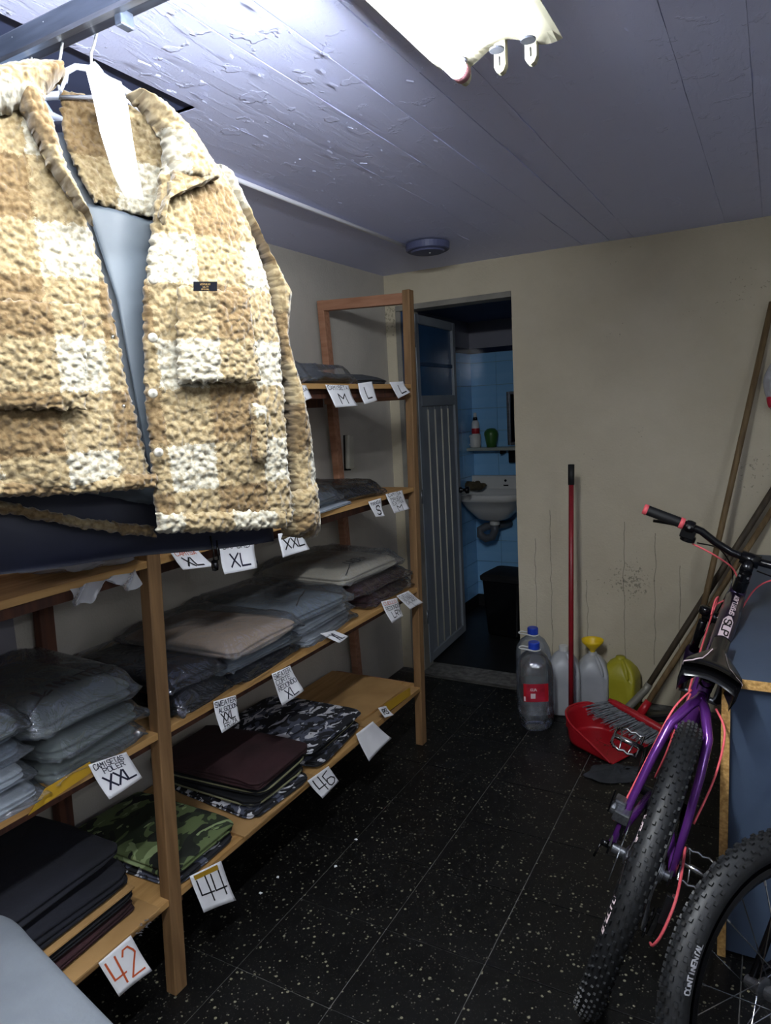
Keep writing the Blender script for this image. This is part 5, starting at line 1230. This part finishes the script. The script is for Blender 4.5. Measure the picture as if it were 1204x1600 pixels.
for s in (1, -1):
    a = PA if s == 1 else PA+PI+.15
    e0 = Vector((.42, s*.070, .305)); e1 = Vector((.42+.17*math.cos(a), s*.088, .305+.17*math.sin(a)))
    ca = put('crank_arm', MB().tube([e0, e1], [.015, .012], 10, flat=.6), M['gblack'], bk, smooth=True)
    yc = s*.145; cx, cz = e1.x, e1.z
    pr2 = Matrix.Rotation(-.35 if s == 1 else -.6, 3, 'Y')
    pc = Vector((cx, yc, cz))
    pdl = put('pedal', MB().tube([pc+Vector((0, -s*.05, 0)), pc+Vector((0, s*.042, 0))], [.009, .009], 12), M['chrome'], ca, smooth=True)
    cage = MB(); C_ = []
    for u, v in ((-.046, -.040), (-.046, .030), (-.030, .046), (.030, .046), (.046, .030), (.046, -.040)):
        C_.append(pc + pr2 @ Vector((u, s*v, .0)))
    loop = []
    for i in range(6):
        p, q = C_[i], C_[(i+1) % 6]
        for k in range(5): loop.append(p+(q-p)*k/5)
    loop2 = [p+Vector((0, 0, .0035 if i % 2 else -.0035)) for i, p in enumerate(loop)]
    cage.tube(loop2, .0045, 6, closed=True)
    for u in (-.02, .02):
        a1 = pc+pr2 @ Vector((-.044, s*u*.7, 0)); b1 = pc+pr2 @ Vector((.044, s*u*1.7, 0)); cage.tube([a1, pc+Vector((0, s*u, 0)), b1], .003, 6)
    cage_o = put('pedal_cage', cage, M['chrome'], ca, smooth=True)

# ------------------------------------------------------------------ second bicycle: its rear wheel and stays reach into the frame
HB = Vector((.084, 1.360, 0)); ha = math.atan2(-.62, .78)   # direction of travel lies across the view
b2 = thing('black_bicycle', 'black knobbly-tyred bicycle wheel and stays standing at the lower right corner', 'bicycle', (0, 0, 0))
f2 = Vector((.5592, .8290, 0)); tilt = -.18
l2 = Vector((-f2.y, f2.x, 0)); u2 = (Vector((0, 0, 1))*math.cos(tilt)+(-l2)*math.sin(tilt)); l2b = l2*math.cos(tilt)+Vector((0, 0, 1))*math.sin(tilt)
b2.matrix_world = Matrix(((f2.x, l2b.x, u2.x, HB.x), (f2.y, l2b.y, u2.y, HB.y), (f2.z, l2b.z, u2.z, .008), (0, 0, 0, 1)))
R0 = .322
ty2, tp2 = wheel(b2, (0, 0, R0), I, wr=.027, R0=R0)
mt = MB(); st, W_ = strokes('CONTINENTAL', .011)
def side2(x, y):
    rr = R0-.034+y; a = -1.10+x/(R0-.034); wdt = .027*math.sin(math.acos(max(-1, min(1, (rr-(R0-.006-.027))/.027)))); return tp2(a, -wdt*.93-.0012, rr)
for p in st: ribbon(mt, p, .0024, side2, 2)
put('lettering', mt, mat('grey_lettering', '#9c9ca0', rough=.6), ty2)
cst = MB()
for k in range(7):
    rad = .024+.0055*k; n_ = 2*int(rad*PI/.0127*1.0+.5)*1
    R = []
    for q in range(n_*2):
        a = 2*PI*q/(n_*2); r_ = rad+(.0025 if q % 2 else -.0015); R.append(r_)
    yy = -.026-.004*(6-k)
    top = [Vector((r_*math.cos(2*PI*q/(n_*2)), yy, R0+r_*math.sin(2*PI*q/(n_*2)))) for q, r_ in enumerate(R)]
    bot = [v+Vector((0, .0018, 0)) for v in top]; cst.rings([top, bot])
put('cassette', cst, M['steel'], b2)
for s in (1, -1):
    put('seat_stay', MB().tube([(0, s*.062, R0), (.17, s*.055, .50), (.36, s*.04, .70)], [.008, .009, .011], 10), M['gblack'], b2, smooth=True)
    put('chain_stay', MB().tube([(0, s*.072, R0), (.2, s*.055, .33), (.40, s*.03, .30)], [.008, .010, .012], 10), M['gblack'], b2, smooth=True)
put('seat_tube', MB().tube([(.43, 0, .28), (.40, 0, .50), (.355, 0, .74)], .016, 12), M['gblack'], b2, smooth=True)

# ------------------------------------------------------------------ jugs and bottles along the wall
def jug(label, cx, cy, w, d, hgt, m, rz, capm=None, neck=.02, name='plastic_jug'):
    g = thing(name, label, 'jug', (cx, cy, 0), rz)
    prof = [(.80, 0), (.96, .012), (1.0, .03), (1.0, .30), (1.0, .60), (.985, .66), (.87, .78), (.60, .90), (.34, .955), (.26, .965), (.26, 1.0)]
    mb = MB(); R = []
    for r, zf in prof:
        ring = []
        ex = 2/5 if zf < .66 else 2/(5-3*min(1, (zf-.66)/.25))
        for k in range(56):
            a = 2*PI*k/56; c, s = math.cos(a), math.sin(a)
            x = w/2*math.copysign(abs(c)**ex, c)*r; y = d/2*math.copysign(abs(s)**ex, s)*r
            # hollow for the hand, on the front-right shoulder
            if .60 < zf < .93:
                da = math.atan2(math.sin(a+.95), math.cos(a+.95)); q = math.exp(-(da/.22)**2); x *= 1-.30*q; y *= 1-.30*q
            ring.append(Vector((x, y, hgt*zf)))
        R.append(ring)
    mb.rings(R); b = put('body', mb, M[m], g, smooth=True)
    pass
    a = -.95; c, s = math.cos(a), math.sin(a)
    put('handle', MB().tube([(w*.44*c, d*.44*s, hgt*.60), (w*.47*c, d*.47*s, hgt*.68), (w*.38*c, d*.38*s, hgt*.80), (w*.22*c, d*.22*s, hgt*.90), (w*.12*c, d*.12*s, hgt*.95)], [.012, .011, .010, .010, .009], 10), M[m], g, smooth=True)
    put('grip_hollow', MB().lathe([(0, -.002), (.011, -.002), (.011, .002), (0, .002)], 14, c=(w*.24*math.cos(a+.35), d*.24*math.sin(a+.35), hgt*.84), rot=Matrix.Rotation(-.7, 3, 'X')), M['gblack'], g)
    if capm: put('cap', MB().lathe([(0, hgt-.012), (.021, hgt-.012), (.021, hgt+.012), (.019, hgt+.014), (0, hgt+.014)], 22), M[capm], g, smooth=False)
    return g
jug('milky white jug of liquid with a white cap, behind the clear bottle', -.862, 3.21, .155, .155, .315, 'jug', .25, 'porc')
jug('milky white jug right of the red dustpan handle, a yellow funnel in its neck', -.742, 3.29, .150, .150, .285, 'jug', .2)
jug('dirty yellow plastic jug without a cap by the back wall', -.620, 3.335, .165, .150, .262, 'olive', -.1)
fn_ = thing('funnel', 'bright yellow plastic funnel standing in the neck of the white jug', 'funnel', (-.742, 3.29, .285))
put('cone', MB().lathe([(.010, -.03), (.012, .005), (.018, .015), (.050, .048), (.052, .060), (.050, .060), (.048, .050), (.016, .018), (.010, .006), (.008, -.03)], 32, cap=False), M['yellow'], fn_, smooth=True)
put('spout', MB().lathe([(.0075, -.05), (.010, -.02), (.0098, -.02), (.007, -.05)], 20, cap=False), M['yellow'], fn_, smooth=True)
def bottle(label, cx, cy, s=1.0, m='pet', water=True, lab=True, rz=0):
    g = thing('water_bottle', label, 'bottle', (cx, cy, 0), rz)
    prof = [(.60, .0), (.70, .004), (.90, .03), (1.0, .07), (1.0, .105), (.96, .115), (1.0, .125), (1.0, .20), (.985, .21), (1.0, .22), (1.0, .27), (.93, .31), (.70, .345), (.40, .365), (.26, .372), (.26, .385)]
    W_ = .165*s; R = []
    def ring(r, z, ex=2/3.2):
        if z > .3: ex = 2/(3.2-1.2*min(1, (z-.3)/.06))
        return [Vector((W_/2*math.copysign(abs(math.cos(a))**ex, math.cos(a))*r, W_/2*math.copysign(abs(math.sin(a))**ex, math.sin(a))*r, z*s)) for a in [2*PI*k/48 for k in range(48)]]
    put('body', MB().rings([ring(r, z_) for r, z_ in prof]), M[m], g, smooth=True)
    if water: put('water', MB().rings([ring(r*.975, z_) for r, z_ in ((.58, .004), (.9, .032), (.99, .07), (.99, .088), (.5, .088), (.02, .088))]), M['water'], g, smooth=False)
    put('cap', MB().lathe([(0, .378*s), (.026*s, .378*s), (.026*s, .405*s), (.023*s, .409*s), (0, .409*s)], 24), M['bcap'], g, smooth=False)
    put('handle', MB().tube([(.028*s*math.cos(a)-(.04 if math.cos(a) < -.2 else 0), .022*s*math.sin(a)-.0, .372*s-(.0 if math.cos(a) > -.2 else -.012)) for a in [2*PI*k/20 for k in range(20)]], .0035, 6, closed=True), M['porc'], g, smooth=True)
    if lab:
        lbm = MB(); 
        def lp(u, v, off=.0012):
            a = math.radians(-128+62*u); ex = 2/3.2; r = 1
            x = W_/2*math.copysign(abs(math.cos(a))**ex, math.cos(a)); y = W_/2*math.copysign(abs(math.sin(a))**ex, math.sin(a)); q = math.hypot(x, y)
            return Vector((x*(1+off/q), y*(1+off/q), (.155+.085*v)*s))
        lo = put('label', lbm.grid(lambda u, v: lp(u, v), 24, 4), M['label'], g, smooth=True)
        put('side_band', MB().grid(lambda u, v: lp(u*.2, v, .002), 6, 2), M['red'], lo)
        put('side_band', MB().grid(lambda u, v: lp(.8+u*.2, v, .002), 6, 2), M['red'], lo)
        put('white_panel', MB().grid(lambda u, v: lp(.03+u*.12, .04+v*.25, .003), 3, 1), M['labelw'], lo)
        mt = MB(); st, w_ = strokes('AGUA', .012)
        for p in st: ribbon(mt, p, .0018, lambda x, y: lp(.40+x/.16, .62+y/.085, .003), 1)
        mt.grid(lambda u, v: lp(.42+.16*u, .2+.28*v, .003), 5, 2)
        put('print', mt, M['labelw'], lo)
    return g
bottle('large clear water bottle with a red label and blue cap, a little water inside', -.938, 2.99, rz=.45)
bottle('hazy clear bottle with a blue cap standing behind the labelled one', -1.005, 3.19, 1.0, 'petm', False, False, .45)

# ------------------------------------------------------------------ long-handled dustpan
dp = thing('dustpan', 'red upright dustpan with a long red handle and black grip', 'dustpan', (-.62, 2.93, 0))
hb_ = Vector((-.785, 3.035, .065)); ht = at(892, 727, 1, 3.20)
base = Vector((-.62, 2.93, 0))
put('handle', MB().tube([hb_-base, (hb_*.5+ht*.5)-base, ht-base], .0115, 14), M['dred'], dp, smooth=True)
dirh = (ht-hb_).normalized()
put('grip', MB().tube([ht-base-dirh*.09, ht-base+dirh*.004], [.0145, .015], 14), M['black'], dp, smooth=True)
Fa = Vector((.62, -.30, 0)).normalized(); Sa = Vector((-Fa.y, Fa.x, 0))    # mouth direction, sideways
def pan_o(a):
    """outline of the tray: straight mouth, parallel sides, round back (f forward, g sideways)"""
    if a < .34: return .15-(.15+.03)*(a/.34), -.135+.012*(a/.34)
    if a > .66: return .15-(.15+.03)*((1-a)/.34), .135-.012*((1-a)/.34)
    b = (a-.34)/.32*PI; return -.03-.125*math.sin(b), -.123*math.cos(b)
def pan_(a, r):
    f, g = pan_o(a); q = min(1, r/.78); w = max(0, (r-.78)/.22)
    bk_ = min(1, max(0, (.17-f)/.30)); hgt = (.004+.118*bk_**.9)*(w**1.15)
    cf = max(-.03, min(f, .15)); F_ = cf+(f-cf)*(.90*q+.10*w); G_ = g*(.90*q+.10*w)
    return Fa*(F_-.0) + Sa*G_ + Vector((-.01, .005, .004+hgt))
pn = put('pan', MB().grid(lambda u, v: pan_(u, v), 64, 22), M['red'], dp, smooth=True); sm = pn.modifiers.new('thick', 'SOLIDIFY'); sm.thickness = .0035; sm.offset = 1
put('handle_socket', MB().lathe([(0, -.055), (.024, -.055), (.018, .03), (0, .03)], 16, c=hb_-base), M['red'], dp, smooth=False)
put('rim', MB().tube([pan_(k/60, 1.0) for k in range(0, 61)], .0048, 8), M['red'], dp, smooth=True)
dirt = MB(); rr = random.Random(2)
for k in range(70):
    u, v = rr.gauss(0, .045), rr.gauss(.06, .05)
    if abs(u) > .1 or not (-.08 < v < .14): continue
    p = Fa*v + Sa*u + Vector((-.01, .005, .0095)); s_ = rr.uniform(.001, .006)
    dirt.add([p+Vector((s_, 0, 0)), p+Vector((0, s_*.8, .001)), p+Vector((-s_, 0, 0)), p+Vector((0, -s_*.7, .002))], [(0, 1, 2, 3)])
o = put('dirt', dirt, M['cloth_brown'], dp); o['kind'] = 'stuff'

# ------------------------------------------------------------------ brooms leaning in the corner
def stick(p0, p1, r, m, parent, n_='handle'):
    return put(n_, MB().tube([p0, p0.lerp(p1, .33), p0.lerp(p1, .66), p1], r, 14), M[m], parent, smooth=True)
# broom with the red head and grey bristles
b1 = Vector((-.475, 3.05, .13)); t1 = at(1204, 800, 1, 3.40); t1 = b1+(t1-b1)*1.12
br = thing('broom', 'broom with a red head and grey bristles, leaning behind the bicycle', 'broom', (b1.x, b1.y, 0))
def rel(v): return v-Vector((b1.x, b1.y, 0))
stick(rel(b1), rel(t1), .0125, 'broomwood', br)
hA, hB = at(951, 1094, 1, 3.07), at(1052, 1150, 1, 2.98)
hd_ = put('head', MB().tube([rel(hA), rel(hA.lerp(hB, .1)), rel(hA.lerp(hB, .5)), rel(hA.lerp(hB, .9)), rel(hB)], [.010, .016, .019, .016, .011], 12), M['red'], br, smooth=True)
put('socket', MB().tube([rel(b1)-(rel(t1)-rel(b1)).normalized()*.02, rel(b1)+(rel(t1)-rel(b1)).normalized()*.05], [.020, .016], 14), M['red'], br, smooth=True)
bd = (at(915, 1130, 1, 3.02)-at(955, 1105, 1, 3.06)); bd.normalize()
bs = MB(); rb2 = random.Random(4)
for k in range(260):
    t = rb2.random(); p = hA.lerp(hB, .03+.9*t)+Vector((rb2.uniform(-.006, .006), rb2.uniform(-.012, .012), rb2.uniform(-.006, .006)))
    L3 = rb2.uniform(.085, .11); q = p+bd*L3+Vector((rb2.uniform(-.012, .012), rb2.uniform(-.02, .02), rb2.uniform(-.012, .012)))-(hB-hA).normalized()*(.05*(1-t)**2)
    q.z = max(q.z, .03); bs.tube([rel(p), rel(p.lerp(q, .5)), rel(q)], .0014, 3, cap=False)
o = put('bristles', bs, M['bristle'], br); o['kind'] = 'stuff'
# second stick ending in a pale metal socket
b2_ = at(1008, 1078, 1, 3.22); t2 = at(1204, 770, 1, 3.40); t2 = b2_+(t2-b2_)*1.12
mp2 = thing('mop', 'dark-handled mop with a pale metal socket, leaning left of the red broom stick', 'mop', (b2_.x, b2_.y, 0))
def rel2(v): return v-Vector((b2_.x, b2_.y, 0))
stick(rel2(b2_), rel2(t2), .0135, 'dbroom', mp2)
e2 = at(975, 1112, 1, 3.18); f3 = at(962, 1122, 1, 3.17)
put('socket', MB().tube([rel2(b2_.lerp(t2, .03)), rel2(b2_), rel2(e2), rel2(f3)], [.0165, .0170, .019, .014], 14), mat('pale_socket', '#7d7a70', '#8b887d', rough=.5, scale=20, metal=.3), mp2, smooth=True)
put('mop_head', MB().tube([rel2(f3), rel2(f3+Vector((-.02, -.01, -.025))), rel2(Vector((f3.x-.05, f3.y-.02, .03)))], [.014, .024, .028], 12), M['cloth_brown'], mp2, smooth=True)
# long stick with straw bristles
b3 = Vector((-.335, 3.12, .10)); t3 = at(1206, 472, 1, 3.415); t3 = b3+(t3-b3)*1.0
b3r = thing('broom', 'longest broom with a worn wooden stick and dark straw bristles, beside the wall', 'broom', (b3.x, b3.y, 0))
def rel3(v): return v-Vector((b3.x, b3.y, 0))
stick(rel3(b3), rel3(t3), .0125, 'broomwood', b3r)
put('head', MB().box(rel3(b3)+Vector((-.03, 0, -.005)), (.24, .05, .035), Matrix.Rotation(-.25, 3, 'Y')), M['gblack'], b3r, bevel=.008)
bs = MB()
for k in range(240):
    x = rb2.uniform(-.14, .08); p = b3+Vector((x, rb2.uniform(-.018, .018), -.02-x*.25*-1*0)); q = Vector((p.x+rb2.uniform(-.01, .0)-.01, p.y-rb2.uniform(.0, .04), .002))
    bs.tube([rel3(p), rel3(q)], .0012, 3, cap=False)
o = put('bristles', bs, M['ybristle'], b3r); o['kind'] = 'stuff'
# dark floor cloth
fc = MB()
def fcl(u, v):
    a = 2*PI*u; r = v*(1+.35*noise.noise(Vector((math.cos(a)*1.5, math.sin(a)*1.5, 2))))
    return Vector((.13*r*math.cos(a), .07*r*math.sin(a), .003+(1-v)*.022*(1+fbm((u*9, v*4, 0), 1)) + .006*abs(noise.noise(Vector((math.cos(a)*3, math.sin(a)*3, v*5))))))
fc.grid(fcl, 40, 10)
tag(put('floor_cloth', fc, mat('dark_rag', '#232529', '#303237', rough=.95, scale=20), smooth=True, loc=(-.515, 2.70, 0), rz=.5), 'dark crumpled cloth on the floor in front of the dustpan', 'rag')
# hanging bag at the right edge of the frame
hbp = at(1204, 600, 1, 3.40)
pbg = thing('plastic_bag', 'clear plastic bag with a red print hanging on the back wall at the right edge', 'bag', (hbp.x+.05, 3.385, hbp.z))
def pb(u, v):
    a = 2*PI*u; r = .075*math.sin(PI*min(.96, v*.9+.08))**.5
    return Vector((r*math.cos(a)*(1+.15*noise.noise(Vector((u*9, v*4, 0)))), .03*math.sin(a)*(1+.3*noise.noise(Vector((u*9, v*9, 3)))), -.12+.24*v+.01*noise.noise(Vector((u*14, v*7, 1)))))
put('film', MB().grid(pb, 40, 24), M['bagw'], pbg, smooth=True)
put('red_print', MB().grid(lambda u, v: pb(.56+.16*u, .10+.18*v)*1.03, 6, 4), M['label'], pbg, smooth=True)
put('nail', MB().tube([(0, .05, .13), (0, .0, .125)], .002, 6), M['steel'], pbg)

# ------------------------------------------------------------------ pale garment on a carton at the bottom left
bx = thing('cardboard_box', 'plain closed carton at the lower left corner holding up folded clothes', 'box', (-1.03, .40, 0))
put('body', MB().bb(-.26, .22, -.25, .20, 0, .50), M['card'], bx, bevel=.004)
put('flap', MB().bb(-.26, .18, -.25, -.01, .501, .505), M['card'], bx); put('flap', MB().bb(-.26, .18, -.008, .23, .501, .505), M['card'], bx)
garment('pale grey fleece garment on the carton at the lower left corner', -1.03, .475, .507, .64, .34, .085, 'pale_fleece', -.20, None, puff=.1, wr=.5)
garment('dark blue folded garment at the lower left corner in front of the pale one', -1.13, .235, .507, .30, .15, .115, 'blue_cloth', .0, None, puff=.3)

# ------------------------------------------------------------------ bits on the floor
for k, (px, py) in enumerate(((556, 1312), (524, 1354), (434, 1371), (407, 1396))):
    p = at(px, py, 2, 0)
    o = put('scrap', MB().poly([(-.006, -.003, 0), (.004, -.004, 0), (.006, .002, 0), (-.002, .005, 0)], .0015, (0, 0, 1)), M['paper'], loc=(p.x, p.y, .0005), rz=k*1.1)
    tag(o, ['white paper scrap on the floor joint, farthest of the crumbs', 'white crumb on the floor just nearer than the largest scrap', 'sliver of white thread on the floor in front of the 44 label', 'tiny white crumb nearest the camera by the 44 label'][k], 'scrap')

# groups of like things
for o in COL.objects:
    if o.parent or 'category' not in o: continue
    n_ = o.name.split('.')[0]
    g_ = {'folded_sweater': 'folded sweaters on the rack', 'folded_trousers': 'folded trousers on the bottom shelf', 'folded_shirt': 'folded shirts on the third shelf', 'hanger': 'hangers on the clothes bar', 'hanging_jacket': 'jackets on the clothes bar', 'plastic_jug': 'jugs by the back wall', 'water_bottle': 'water bottles by the doorway', 'scrap': 'scraps on the floor', 'broom': 'brooms leaning in the corner', 'cardboard_sheet': 'cardboard on the bottom shelf', 'tape_strip': 'tape on the shelf edges'}.get(n_)
    if g_: o['group'] = g_
